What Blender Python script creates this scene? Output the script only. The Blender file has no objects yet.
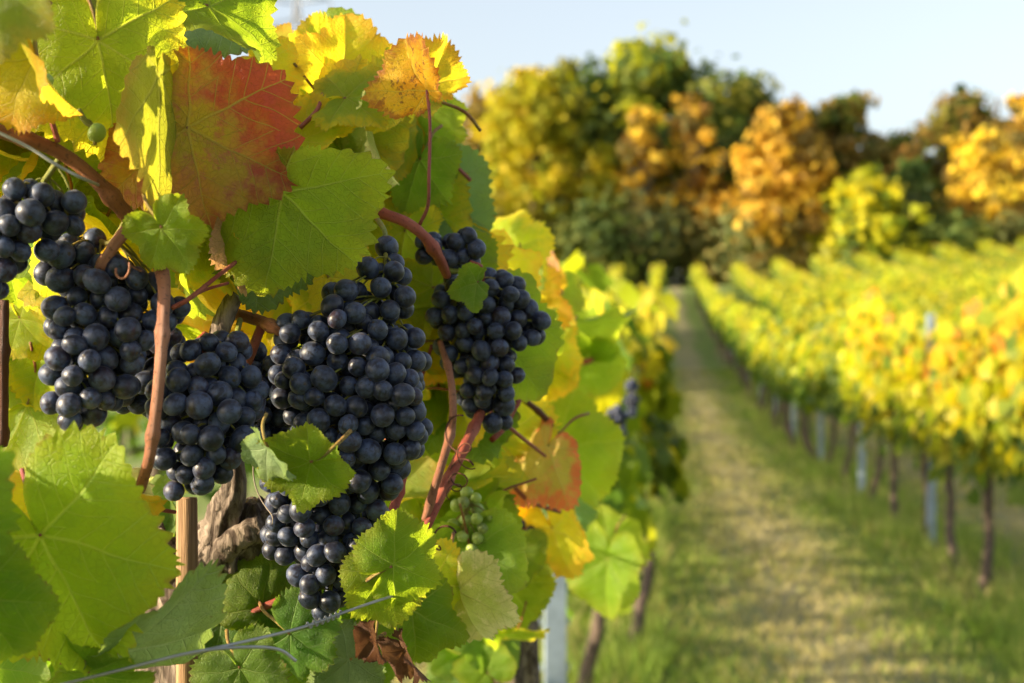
import bpy, math, random
import numpy as np
from mathutils import Vector, Matrix

random.seed(7)
RNG = np.random.default_rng(7)
C = bpy.context.scene.collection
SC = bpy.context.scene
FPX = 1422.2            # focal length in pixels of a 1024 wide frame (50 mm)
CAMZ = 1.48
YAW = math.atan(151 / FPX)

# ------------------------------------------------------------------ camera
cam_d = bpy.data.cameras.new('camera')
cam = bpy.data.objects.new('camera', cam_d)
C.objects.link(cam)
cam.location = (0, 0, CAMZ)
cam.rotation_euler = (math.radians(90), 0, YAW)
cam_d.sensor_width = 36
cam_d.lens = 50
cam_d.clip_start = 0.05
cam_d.clip_end = 3000
cam_d.dof.use_dof = True
cam_d.dof.focus_distance = 0.88
cam_d.dof.aperture_fstop = 8.0
SC.camera = cam

# ------------------------------------------------------------------ light
SUN_AZ, SUN_EL = math.radians(111), math.radians(16.5)    # azimuth measured left of the row direction
world = bpy.data.worlds.new('World')
SC.world = world
world.use_nodes = True
wn = world.node_tree.nodes
wl = world.node_tree.links
wn.clear()
wo = wn.new('ShaderNodeOutputWorld')
bg = wn.new('ShaderNodeBackground')
sky = wn.new('ShaderNodeTexSky')
sky.sky_type = 'NISHITA'
sky.sun_disc = False
sky.sun_elevation = SUN_EL
sky.sun_rotation = -SUN_AZ
sky.air_density = 1.0
sky.dust_density = 3.0
sky.ozone_density = 1.0
bg.inputs['Strength'].default_value = 0.110
pale = wn.new('ShaderNodeHueSaturation')
pale.inputs['Saturation'].default_value = .54
wl.new(sky.outputs[0], pale.inputs['Color'])
wl.new(pale.outputs[0], bg.inputs[0])
wl.new(bg.outputs[0], wo.inputs[0])

sun_d = bpy.data.lights.new('sun', 'SUN')
sun_d.energy = 4.4
sun_d.angle = math.radians(0.5)
sun_d.color = (1.0, 0.81, 0.53)
sun = bpy.data.objects.new('sun', sun_d)
C.objects.link(sun)
sdir = Vector((-math.sin(SUN_AZ) * math.cos(SUN_EL), math.cos(SUN_AZ) * math.cos(SUN_EL), math.sin(SUN_EL)))
sun.rotation_euler = sdir.to_track_quat('Z', 'Y').to_euler()
sun.location = (-20, -5, 20)

SC.view_settings.view_transform = 'Standard'
SC.view_settings.look = 'None'
SC.view_settings.exposure = 1.58
SC.view_settings.gamma = 1.0
SC.cycles.max_bounces = 8
SC.cycles.diffuse_bounces = 5
SC.cycles.transmission_bounces = 6
SC.cycles.caustics_reflective = False
SC.cycles.caustics_refractive = False
SC.cycles.sample_clamp_indirect = 8
SC.cycles.use_denoising = True

# ------------------------------------------------------------------ geometry helpers
CF = np.array([-math.sin(YAW), math.cos(YAW), 0.0])     # camera forward, right, up
CR = np.array([math.cos(YAW), math.sin(YAW), 0.0])
CU = np.array([0.0, 0.0, 1.0])


def at(px, py, d):
    """World point seen at a picture position at distance d along the view axis."""
    return np.array([0, 0, CAMZ]) + CF * d + CR * ((px - 512) / FPX * d) + CU * ((341.5 - py) / FPX * d)


def ground_z(y, x=0.0):
    """Flat field that turns into a slope, also rising a little to the right at its far end."""
    cross = .085 * np.maximum(0, np.minimum(x, 32) - 2.5) * np.clip((np.asarray(y, float) - 25) / 55, 0, 1)
    return np.interp(y, GX, GZ) + cross


GX = np.array([-60, 21, 27, 33, 47, 60, 73, 82, 100, 130, 200, 500])
GZ = np.array([0, 0, .12, .44, 1.2, 2.1, 3.2, 4.35, 5.6, 6.8, 9.0, 11.0])


class MB:
    """Collects vertices and faces; builds ONE mesh."""
    def __init__(self):
        self.v, self.t, self.q, self.tm, self.qm = [], [], [], [], []
        self.uv, self.edge, self.rnd, self.n = [], [], [], 0

    def add(self, v, tris=None, quads=None, mat=0, uv=None, edge=None, rnd=0.5):
        v = np.asarray(v, float).reshape(-1, 3)
        k = len(v)
        if tris is not None and len(tris):
            a = np.asarray(tris, int).reshape(-1, 3) + self.n
            self.t.append(a)
            self.tm.append(np.full(len(a), mat))
        if quads is not None and len(quads):
            a = np.asarray(quads, int).reshape(-1, 4) + self.n
            self.q.append(a)
            self.qm.append(np.full(len(a), mat))
        self.v.append(v)
        self.uv.append(np.zeros((k, 2)) if uv is None else uv)
        self.edge.append(np.zeros(k) if edge is None else edge)
        self.rnd.append(np.full(k, rnd) if np.isscalar(rnd) else rnd)
        self.n += k

    def mesh(self, name, mats, smooth=True):
        me = bpy.data.meshes.new(name)
        v = np.concatenate(self.v)
        t = np.concatenate(self.t) if self.t else np.zeros((0, 3), int)
        q = np.concatenate(self.q) if self.q else np.zeros((0, 4), int)
        li = np.concatenate([t.ravel(), q.ravel()]).astype(np.int32)
        npoly = len(t) + len(q)
        starts = np.concatenate([np.arange(len(t)) * 3, len(t) * 3 + np.arange(len(q)) * 4]).astype(np.int32)
        mi = np.concatenate([np.concatenate(self.tm) if self.tm else [], np.concatenate(self.qm) if self.qm else []]).astype(np.int32)
        me.vertices.add(len(v))
        me.vertices.foreach_set('co', v.ravel().astype(np.float32))
        me.loops.add(len(li))
        me.loops.foreach_set('vertex_index', li)
        me.polygons.add(npoly)
        me.polygons.foreach_set('loop_start', starts)
        me.polygons.foreach_set('material_index', mi)
        me.polygons.foreach_set('use_smooth', np.full(npoly, smooth))
        for m in (mats if isinstance(mats, (list, tuple)) else [mats]):
            me.materials.append(m)
        me.update(calc_edges=True)
        uvl = me.uv_layers.new(name='UVMap')
        uvs = np.concatenate(self.uv)[li]
        uvl.data.foreach_set('uv', uvs.ravel().astype(np.float32))
        for nm, arr in (('edge', self.edge), ('rnd', self.rnd)):
            a = me.attributes.new(nm, 'FLOAT', 'POINT')
            a.data.foreach_set('value', np.concatenate(arr).astype(np.float32))
        return me

    def build(self, name, mats, parent=None, smooth=True, loc=None):
        return link(name, self.mesh(name, mats, smooth), parent, loc)


def link(name, data, parent=None, loc=None):
    o = bpy.data.objects.new(name, data)
    C.objects.link(o)
    if parent is not None:
        o.parent = parent
    if loc is not None:
        o.location = loc
    return o


def tag(o, label=None, cat=None, group=None, kind=None):
    if label:
        o['label'] = label
    if cat:
        o['category'] = cat
    if group:
        o['group'] = group
    if kind:
        o['kind'] = kind
    return o


def empty(name, loc, label=None, cat=None, group=None, rz=0):
    o = link(name, None, None, loc)
    o.rotation_euler = (0, 0, rz)
    return tag(o, label, cat, group)


def smooth_path(pts, n=6):
    """Catmull-Rom through points (rows may carry extra columns such as radius)."""
    p = np.asarray(pts, float)
    if len(p) < 3:
        t = np.linspace(0, 1, n + 1)[:, None]
        return p[0] * (1 - t) + p[-1] * t
    e = np.vstack([2 * p[0] - p[1], p, 2 * p[-1] - p[-2]])
    out = []
    for i in range(1, len(e) - 2):
        for t in np.linspace(0, 1, n, endpoint=False):
            a, b, c, d = e[i - 1], e[i], e[i + 1], e[i + 2]
            out.append(.5 * (2 * b + (c - a) * t + (2 * a - 5 * b + 4 * c - d) * t * t + (3 * b - a - 3 * c + d) * t ** 3))
    out.append(p[-1])
    return np.array(out)


def tube(mb, path, rad, seg=8, mat=0, noise=0.0, rng=RNG, ridges=0.0, rnd=0.5):
    """Swept tube along path (N,3) with per-point radius; ends closed."""
    p = np.asarray(path, float)
    n = len(p)
    r = np.full(n, rad) if np.isscalar(rad) else np.asarray(rad, float)
    tg = np.gradient(p, axis=0)
    tg /= np.linalg.norm(tg, axis=1)[:, None] + 1e-12
    ref = np.array([0, 0, 1.0]) if abs(tg[0][2]) < .9 else np.array([1.0, 0, 0])
    u = np.cross(tg[0], ref)
    u /= np.linalg.norm(u)
    us = []
    for i in range(n):
        u = u - tg[i] * np.dot(u, tg[i])
        u /= np.linalg.norm(u) + 1e-12
        us.append(u)
    us = np.array(us)
    ws = np.cross(tg, us)
    a = np.arange(seg) / seg * 2 * math.pi
    prof = np.ones((n, seg))
    if ridges:
        tw = np.linspace(0, 2.5, n)[:, None]
        prof += ridges * (np.sin(3 * a[None] + tw + 1) * .5 + np.sin(5 * a[None] - tw * 1.7) * .35 + np.sin(8 * a[None] + tw * .6) * .25)
    if noise:
        prof += noise * rng.standard_normal((n, seg)) * .5
    v = p[:, None] + (us[:, None] * np.cos(a)[None, :, None] + ws[:, None] * np.sin(a)[None, :, None]) * (r[:, None] * prof)[..., None]
    v = v.reshape(-1, 3)
    i, j = np.meshgrid(np.arange(n - 1), np.arange(seg), indexing='ij')
    j2 = (j + 1) % seg
    q = np.stack([i * seg + j, i * seg + j2, (i + 1) * seg + j2, (i + 1) * seg + j], -1).reshape(-1, 4)
    v = np.vstack([v, p[0], p[-1]])
    c0, c1 = n * seg, n * seg + 1
    jj = np.arange(seg)
    t = np.vstack([np.stack([np.full(seg, c0), (jj + 1) % seg, jj], 1),
                   np.stack([np.full(seg, c1), (n - 1) * seg + jj, (n - 1) * seg + (jj + 1) % seg], 1)])
    length = np.concatenate([[0], np.cumsum(np.linalg.norm(np.diff(p, axis=0), axis=1))])
    uv = np.stack([np.tile(a / 6.283, n), np.repeat(length, seg)], 1)
    uv = np.vstack([uv, [0, 0], [0, length[-1]]])
    mb.add(v, t, q, mat, uv=uv, rnd=rnd)


def ptube(mb, pts, seg=8, n=6, **k):
    """pts: (px, py, depth, radius_px) rows in picture terms, turned into a smooth world tube."""
    rows = []
    for x, y, d, rp in pts:
        w = at(x, y, d)
        rows.append([*w, rp * d / FPX])
    s = smooth_path(rows, n)
    tube(mb, s[:, :3], s[:, 3], seg, **k)
    return s[:, :3]


# ------------------------------------------------------------------ node helpers
def new_mat(name):
    m = bpy.data.materials.new(name)
    m.use_nodes = True
    nt = m.node_tree
    nt.nodes.clear()
    out = nt.nodes.new('ShaderNodeOutputMaterial')
    return m, nt, out


class N:
    def __init__(self, nt):
        self.nt = nt

    def node(self, t, **kw):
        n = self.nt.nodes.new(t)
        for k, v in kw.items():
            setattr(n, k, v)
        return n

    def put(self, sock, v):
        if isinstance(v, bpy.types.NodeSocket):
            self.nt.links.new(v, sock)
        elif v is not None:
            if hasattr(sock.default_value, '__len__') and len(sock.default_value) == 4 and len(v) == 3:
                v = (*v, 1)
            sock.default_value = v

    def math(self, op, a, b=None, c=None, clamp=False):
        n = self.node('ShaderNodeMath', operation=op, use_clamp=clamp)
        for i, x in enumerate((a, b, c)):
            if x is not None:
                self.put(n.inputs[i], x)
        return n.outputs[0]

    def mix(self, f, a, b, mode='MIX'):
        n = self.node('ShaderNodeMix', data_type='RGBA', blend_type=mode)
        self.put(n.inputs[0], f)
        self.put(n.inputs[6], a)
        self.put(n.inputs[7], b)
        return n.outputs[2]

    def noise(self, vec, scale, detail=3, rough=.55, dist=0.0, dim='3D', w=None):
        n = self.node('ShaderNodeTexNoise', noise_dimensions=dim)
        if vec is not None:
            self.put(n.inputs['Vector'], vec)
        if w is not None:
            self.put(n.inputs['W'], w)
        n.inputs['Scale'].default_value = scale
        n.inputs['Detail'].default_value = detail
        n.inputs['Roughness'].default_value = rough
        n.inputs['Distortion'].default_value = dist
        return n.outputs[0]

    def ramp(self, f, lo, hi):
        n = self.node('ShaderNodeMapRange', interpolation_type='SMOOTHSTEP')
        self.put(n.inputs[0], f)
        n.inputs[1].default_value = lo
        n.inputs[2].default_value = hi
        return n.outputs[0]

    def attr(self, name):
        return self.node('ShaderNodeAttribute', attribute_name=name)

    def bsdf(self, col, rough=.5, spec=.5, normal=None, **kw):
        n = self.node('ShaderNodeBsdfPrincipled')
        self.put(n.inputs['Base Color'], col)
        self.put(n.inputs['Roughness'], rough)
        self.put(n.inputs['Specular IOR Level'], spec)
        if normal is not None:
            self.put(n.inputs['Normal'], normal)
        for k, v in kw.items():
            self.put(n.inputs[k.replace('_', ' ')], v)
        return n

    def bump(self, h, strength=.3, dist=.002):
        n = self.node('ShaderNodeBump')
        n.inputs['Strength'].default_value = strength
        n.inputs['Distance'].default_value = dist
        self.put(n.inputs['Height'], h)
        return n.outputs[0]


# vein pattern of a vine leaf, from the blade's own flat coordinates
def vein_group():
    g = bpy.data.node_groups.new('leaf_veins', 'ShaderNodeTree')
    g.interface.new_socket('UV', in_out='INPUT', socket_type='NodeSocketVector')
    g.interface.new_socket('Seed', in_out='INPUT', socket_type='NodeSocketFloat')
    for s in ('Main', 'Second', 'Fine'):
        g.interface.new_socket(s, in_out='OUTPUT', socket_type='NodeSocketFloat')
    h = N(g)
    gi, go = h.node('NodeGroupInput'), h.node('NodeGroupOutput')
    wob = h.node('ShaderNodeTexNoise', noise_dimensions='4D')
    h.put(wob.inputs['Vector'], gi.outputs[0])
    h.put(wob.inputs['W'], gi.outputs[1])
    wob.inputs['Scale'].default_value = 2.2
    wob.inputs['Detail'].default_value = 1
    vm = h.node('ShaderNodeVectorMath', operation='MULTIPLY_ADD')
    h.put(vm.inputs[0], wob.outputs['Color'])
    vm.inputs[1].default_value = (.12, .12, 0)
    va = h.node('ShaderNodeVectorMath', operation='SUBTRACT')
    h.put(va.inputs[0], gi.outputs[0])
    va.inputs[1].default_value = (.06, .06, 0)
    h.put(vm.inputs[2], va.outputs[0])
    sep = h.node('ShaderNodeSeparateXYZ')
    h.put(sep.inputs[0], vm.outputs[0])
    x = h.math('ABSOLUTE', sep.outputs[0])
    y = sep.outputs[1]
    ang = h.math('ARCTAN2', x, y)
    rr = h.math('SQRT', h.math('ADD', h.math('MULTIPLY', x, x), h.math('MULTIPLY', y, y)))
    phi = h.math('ADD', h.math('MULTIPLY', h.math('GREATER_THAN', ang, .45), .93),
                 h.math('MULTIPLY', h.math('GREATER_THAN', ang, 1.45), 1.05))
    a = h.math('SUBTRACT', ang, phi)
    xp = h.math('ABSOLUTE', h.math('MULTIPLY', rr, h.math('SINE', a)))
    yp = h.math('MULTIPLY', rr, h.math('COSINE', a))
    width = h.math('MAXIMUM', h.math('MULTIPLY_ADD', rr, -.017, .021), .003)
    main = h.ramp(h.math('DIVIDE', xp, width), 1.0, .35)
    s = h.math('MULTIPLY_ADD', xp, -.80, yp)
    fr = h.math('ABSOLUTE', h.math('SUBTRACT', h.math('FRACT', h.math('MULTIPLY', s, 6.2)), .5))
    sec = h.math('MULTIPLY', h.ramp(fr, .055, .015), h.math('LESS_THAN', xp, .40))
    vo = h.node('ShaderNodeTexVoronoi', feature='DISTANCE_TO_EDGE')
    h.put(vo.inputs['Vector'], vm.outputs[0])
    vo.inputs['Scale'].default_value = 22
    fine = h.ramp(vo.outputs['Distance'], .10, .0)
    for i, o in enumerate((main, sec, fine)):
        h.put(go.inputs[i], o)
    return g


VEINS = vein_group()


def leaf_mat(name, a, b, edge, vein=(.30, .36, .10), trans=(.5, .55, .03), tf=.45, under=(.16, .22, .11),
             blotch=None, bl_lo=.5, bl_hi=.7, edge_lo=.55, edge_hi=1.05, vein_amt=.55, rough=.42, fade=None):
    """Vine-leaf material: two base tones, turned margin, blotches, vein tint, thin-leaf translucency."""
    m, nt, out = new_mat(name)
    h = N(nt)
    uv = h.node('ShaderNodeUVMap', uv_map='UVMap').outputs[0]
    rnd = h.attr('rnd').outputs['Fac']
    ed = h.attr('edge').outputs['Fac']
    seed = h.math('MULTIPLY', rnd, 40)
    vg = h.node('ShaderNodeGroup')
    vg.node_tree = VEINS
    h.put(vg.inputs[0], uv)
    h.put(vg.inputs[1], seed)
    main, sec, fine = vg.outputs
    veins = h.math('MAXIMUM', main, h.math('MULTIPLY', sec, .7))
    n1 = h.noise(uv, 1.7, 3, dim='4D', w=seed)
    n2 = h.noise(uv, 5.0, 4, .65, dim='4D', w=seed)
    n3 = h.noise(uv, 26.0, 3, .6, dim='4D', w=seed)
    col = h.mix(h.ramp(n1, .36, .64), a, b)
    if blotch is not None:
        bl = h.ramp(h.math('ADD', h.math('MULTIPLY', n2, .75), h.math('MULTIPLY', n3, .25)), bl_lo, bl_hi)
        bl = h.math('MULTIPLY', bl, h.math('SUBTRACT', 1.0, h.math('MULTIPLY', veins, .7)))
        col = h.mix(bl, col, blotch)
    if fade is not None:        # one side of the blade turned: colour, direction in leaf coordinates, range
        fc, (dx, dy), lo, hi = fade
        sp = h.node('ShaderNodeSeparateXYZ')
        h.put(sp.inputs[0], uv)
        pr = h.math('ADD', h.math('MULTIPLY', sp.outputs[0], dx), h.math('MULTIPLY', sp.outputs[1], dy))
        pr = h.math('ADD', pr, h.math('MULTIPLY', h.math('SUBTRACT', n2, .5), .9))
        fk = h.math('MULTIPLY', h.ramp(pr, lo, hi), h.math('SUBTRACT', 1.0, h.math('MULTIPLY', veins, .8)))
        col = h.mix(fk, col, fc)
    ef = h.ramp(h.math('ADD', ed, h.math('MULTIPLY', h.math('SUBTRACT', n2, .5), .9)), edge_lo, edge_hi)
    ef = h.math('MULTIPLY', ef, h.math('SUBTRACT', 1.0, h.math('MULTIPLY', veins, .6)))
    col = h.mix(ef, col, edge)
    # small rusty freckles
    fk2 = h.math('MULTIPLY', h.ramp(h.noise(uv, 17, 2, .5, dim='4D', w=seed), .70, .78), .55)
    col = h.mix(fk2, col, (.10, .055, .015))
    col = h.mix(h.math('MULTIPLY', fine, .16), col, h.mix(.5, col, (.03, .05, .01)))
    col = h.mix(h.math('MULTIPLY', veins, vein_amt), col, vein)
    crisp = h.math('MULTIPLY', h.ramp(h.math('ADD', ed, h.math('MULTIPLY', h.math('SUBTRACT', n2, .5), .35)), .97, 1.06), .75)
    col = h.mix(crisp, col, (.15, .07, .025))
    hsv = h.node('ShaderNodeHueSaturation')
    h.put(hsv.inputs['Hue'], h.math('MULTIPLY_ADD', rnd, .03, .485))
    h.put(hsv.inputs['Value'], h.math('MULTIPLY_ADD', h.noise(None, 3, 0, dim='1D', w=seed), .7, .65))
    h.put(hsv.inputs['Color'], col)
    col = hsv.outputs[0]
    geo = h.node('ShaderNodeNewGeometry')
    front = h.mix(h.math('MULTIPLY', geo.outputs['Backfacing'], .6), col, h.mix(.5, col, under))
    hgt = h.math('ADD', h.math('MULTIPLY', veins, -.9), h.math('ADD', h.math('MULTIPLY', fine, -.25), h.math('MULTIPLY', n3, .5)))
    nrm = h.bump(hgt, .8, .0018)
    p = h.bsdf(front, h.math('MULTIPLY_ADD', n3, .25, rough), .25, nrm)
    tr = h.node('ShaderNodeBsdfTranslucent')
    tcol = h.mix(.55, h.mix(1.0, col, (6.0, 6.0, 4.0), 'MULTIPLY'), trans)
    tcol = h.mix(h.math('MULTIPLY', veins, .45), tcol, h.mix(.5, tcol, (.12, .10, .01)))
    h.put(tr.inputs[0], tcol)
    h.put(tr.inputs[1], nrm)
    mx = h.node('ShaderNodeMixShader')
    mx.inputs[0].default_value = tf
    nt.links.new(p.outputs[0], mx.inputs[1])
    nt.links.new(tr.outputs[0], mx.inputs[2])
    nt.links.new(mx.outputs[0], out.inputs[0])
    return m


LM = {
    'green': leaf_mat('leaf_green', (.07, .14, .010), (.10, .175, .013), (.13, .18, .015), (.26, .33, .07), (.36, .50, .02), tf=.42),
    'bright': leaf_mat('leaf_bright_green', (.095, .175, .009), (.13, .21, .011), (.17, .21, .013), (.30, .38, .07), (.56, .68, .03), tf=.48),
    'deep': leaf_mat('leaf_deep_green', (.05, .11, .014), (.075, .15, .018), (.10, .16, .02), (.16, .24, .06), (.30, .48, .03), tf=.38),
    'yg': leaf_mat('leaf_yellow_green', (.17, .24, .014), (.24, .28, .015), (.40, .30, .02), (.42, .42, .09), (.70, .68, .03), tf=.5),
    'yellow': leaf_mat('leaf_yellow', (.42, .33, .014), (.33, .31, .015), (.45, .24, .02), (.50, .42, .08), (.85, .66, .03), tf=.5,
                       blotch=(.30, .17, .02), bl_lo=.62, bl_hi=.8),
    'olive': leaf_mat('leaf_olive', (.10, .13, .014), (.15, .17, .016), (.18, .13, .02), (.22, .24, .06), (.45, .42, .03), tf=.4),
    'pale': leaf_mat('leaf_pale', (.34, .35, .11), (.24, .30, .06), (.50, .46, .26), (.42, .42, .15), (.75, .70, .14), tf=.45,
                     blotch=(.52, .46, .30), bl_lo=.52, bl_hi=.66),
    'blue': leaf_mat('leaf_blue_green', (.10, .20, .085), (.14, .24, .10), (.15, .24, .06), (.26, .36, .17), (.40, .55, .12), tf=.36,
                     under=(.2, .28, .17)),
    'grey': leaf_mat('leaf_grey_green', (.13, .20, .085), (.18, .25, .12), (.15, .22, .06), (.28, .36, .20), (.34, .42, .08), tf=.18,
                     under=(.2, .26, .16), rough=.55),
    'red': leaf_mat('leaf_red', (.30, .27, .025), (.36, .20, .04), (.24, .06, .03), (.46, .40, .09), (.80, .42, .05), tf=.42,
                    blotch=(.32, .13, .07), bl_lo=.46, bl_hi=.62, edge_lo=.8, edge_hi=1.12,
                    fade=((.36, .026, .024), (-.75, .45), .12, .62), vein_amt=.45),
    'orange': leaf_mat('leaf_orange', (.52, .20, .015), (.46, .28, .015), (.22, .05, .02), (.5, .36, .06), (.9, .42, .02), tf=.45,
                       blotch=(.13, .035, .02), bl_lo=.52, bl_hi=.60, edge_lo=.7, edge_hi=1.05),
    'rededge': leaf_mat('leaf_red_margin', (.30, .26, .05), (.36, .25, .06), (.42, .10, .05), (.42, .36, .12), (.7, .48, .08), tf=.42,
                        blotch=(.38, .17, .08), bl_lo=.5, bl_hi=.68, edge_lo=.6, edge_hi=.9),
    'pink': leaf_mat('leaf_faded_pink', (.26, .17, .06), (.32, .17, .09), (.38, .20, .13), (.4, .28, .12), (.45, .34, .06), tf=.25,
                     blotch=(.30, .24, .04), bl_lo=.5, bl_hi=.65),
    'dry': leaf_mat('leaf_dried_brown', (.11, .058, .032), (.16, .09, .05), (.08, .04, .022), (.16, .08, .04), (.3, .12, .05), tf=.15,
                    under=(.16, .08, .05), rough=.7),
}


def bark_mat(name, a, b, scale=60, stretch=.15, rough=.85, bump=.8, moss=None):
    m, nt, out = new_mat(name)
    h = N(nt)
    tc = h.node('ShaderNodeTexCoord').outputs['Object']
    mp = h.node('ShaderNodeMapping')
    mp.inputs['Scale'].default_value = (1, 1, stretch)
    h.put(mp.inputs[0], tc)
    n1 = h.noise(mp.outputs[0], scale, 5, .65, .6)
    n2 = h.noise(tc, scale * .3, 3)
    col = h.mix(h.ramp(n1, .38, .62), a, b)
    if moss:
        col = h.mix(h.ramp(n2, .55, .7), col, moss)
    hh = h.math('ADD', n1, h.math('MULTIPLY', n2, .5))
    p = h.bsdf(col, rough, .25, h.bump(hh, bump, .004))
    nt.links.new(p.outputs[0], out.inputs[0])
    return m


def cane_mat(name, a, b, rough=.42):
    m, nt, out = new_mat(name)
    h = N(nt)
    uv = h.node('ShaderNodeUVMap', uv_map='UVMap').outputs[0]
    mp = h.node('ShaderNodeMapping')
    mp.inputs['Scale'].default_value = (34, 6, 1)
    h.put(mp.inputs[0], uv)
    tc = h.node('ShaderNodeTexCoord').outputs['Object']
    n1 = h.noise(mp.outputs[0], 3, 3, .6)
    n2 = h.noise(tc, 26, 3, .6)
    n3 = h.noise(tc, 420, 2, .5)
    col = h.mix(h.ramp(h.math('ADD', h.math('MULTIPLY', n1, .4), h.math('MULTIPLY', n2, .6)), .40, .62), a, b)
    dk = h.mix(.55, col, (.05, .022, .014))
    col = h.mix(h.math('MULTIPLY', h.ramp(n1, .52, .66), .7), col, dk)
    col = h.mix(h.math('MULTIPLY', h.ramp(n3, .58, .70), .55), col, (.05, .025, .015))
    p = h.bsdf(col, rough + .12, .3, h.bump(h.math('ADD', n1, h.math('MULTIPLY', n3, .4)), .7, .0014))
    nt.links.new(p.outputs[0], out.inputs[0])
    return m


M_CANE = cane_mat('cane_brown', (.20, .065, .022), (.34, .13, .05))
M_CANER = cane_mat('cane_red', (.30, .055, .035), (.40, .12, .075))
M_CANEP = cane_mat('cane_tan_pink', (.29, .115, .06), (.38, .17, .10))
M_CANED = cane_mat('cane_dark', (.09, .03, .018), (.16, .055, .03))
M_PET = cane_mat('petiole_red_green', (.34, .10, .05), (.32, .26, .06))
M_PETR = cane_mat('petiole_rose', (.36, .09, .09), (.42, .13, .10))
M_GSTEM = cane_mat('stem_green', (.22, .26, .04), (.34, .24, .06))
M_BARK = bark_mat('old_vine_bark', (.055, .038, .028), (.24, .19, .15), 130, .25)
M_TRUNK = bark_mat('vine_trunk_bark', (.045, .034, .028), (.15, .11, .085), 70, .18)
M_TREEBARK = bark_mat('tree_bark', (.05, .04, .03), (.16, .12, .09), 6, .2)
M_PALEBARK = bark_mat('pale_tree_bark', (.16, .13, .10), (.34, .29, .23), 6, .3)
M_WOOD = bark_mat('weathered_stake_wood', (.16, .09, .045), (.34, .21, .11), 160, .04, .8, .5)


def steel_mat(name, col, rough=.5, metal=.55):
    m, nt, out = new_mat(name)
    h = N(nt)
    tc = h.node('ShaderNodeTexCoord').outputs['Object']
    n1 = h.noise(tc, 14, 4, .6)
    n2 = h.noise(tc, 90, 2)
    c = h.mix(h.ramp(n1, .35, .65), col, tuple(x * .72 for x in col))
    p = h.bsdf(c, h.math('MULTIPLY_ADD', n2, .3, rough - .15), .5, h.bump(n2, .1, .001), Metallic=metal)
    nt.links.new(p.outputs[0], out.inputs[0])
    return m


M_POST = steel_mat('galvanised_post', (.36, .45, .55), .5, .4)
M_WIRE = steel_mat('galvanised_wire', (.34, .34, .34), .5, .4)
M_PYLON = steel_mat('pylon_steel', (.28, .29, .31), .6, .3)


def grape_mat(name, dark, bloom, lo=.3, hi=.7, amt=.85):
    m, nt, out = new_mat(name)
    h = N(nt)
    tc = h.node('ShaderNodeTexCoord').outputs['Object']
    ri = h.node('ShaderNodeObjectInfo').outputs['Random']
    off = h.node('ShaderNodeVectorMath', operation='ADD')
    h.put(off.inputs[0], tc)
    comb = h.node('ShaderNodeCombineXYZ')
    h.put(comb.inputs[0], h.math('MULTIPLY', ri, 7.0))
    h.put(comb.inputs[1], h.math('MULTIPLY', ri, 3.0))
    h.put(off.inputs[1], comb.outputs[0])
    v = off.outputs[0]
    n1 = h.noise(v, 95, 3, .6)
    n2 = h.noise(v, 380, 4, .7)
    n3 = h.noise(v, 210, 3, .6, .8)
    bl = h.ramp(h.math('ADD', h.math('MULTIPLY', n1, .65), h.math('MULTIPLY', n2, .35)), lo, hi)
    bl = h.math('MULTIPLY', bl, amt)
    rub = h.ramp(n3, .56, .63)                     # rubbed spots where the wax is gone
    bl = h.math('MULTIPLY', bl, h.math('SUBTRACT', 1.0, h.math('MULTIPLY', rub, .9)))
    bl = h.math('MULTIPLY', bl, h.math('MULTIPLY_ADD', ri, .6, .6), clamp=True)
    dk = h.mix(h.ramp(ri, .7, 1.0), dark, (.018, .007, .014))
    col = h.mix(bl, dk, bloom)
    # blossom scar at the free end of the berry
    gen = h.node('ShaderNodeTexCoord').outputs['Generated']
    d = h.node('ShaderNodeVectorMath', operation='DISTANCE')
    h.put(d.inputs[0], gen)
    d.inputs[1].default_value = (.5, .5, 0)
    col = h.mix(h.ramp(d.outputs['Value'], .085, .06), col, (.03, .02, .012))
    rg = h.math('MULTIPLY_ADD', bl, .24, .38)
    p = h.bsdf(col, rg, .45, h.bump(n2, .06, .0005))
    p.inputs['Sheen Weight'].default_value = .12
    p.inputs['Sheen Roughness'].default_value = .4
    nt.links.new(p.outputs[0], out.inputs[0])
    return m


M_GRAPE = grape_mat('ripe_grape_skin', (.006, .006, .015), (.054, .077, .15), lo=.36, hi=.66)
M_GREENB = grape_mat('unripe_grape_skin', (.26, .36, .05), (.38, .46, .14), amt=.6)
M_RAISIN = grape_mat('shrivelled_grape_skin', (.02, .012, .014), (.09, .06, .055))

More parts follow.
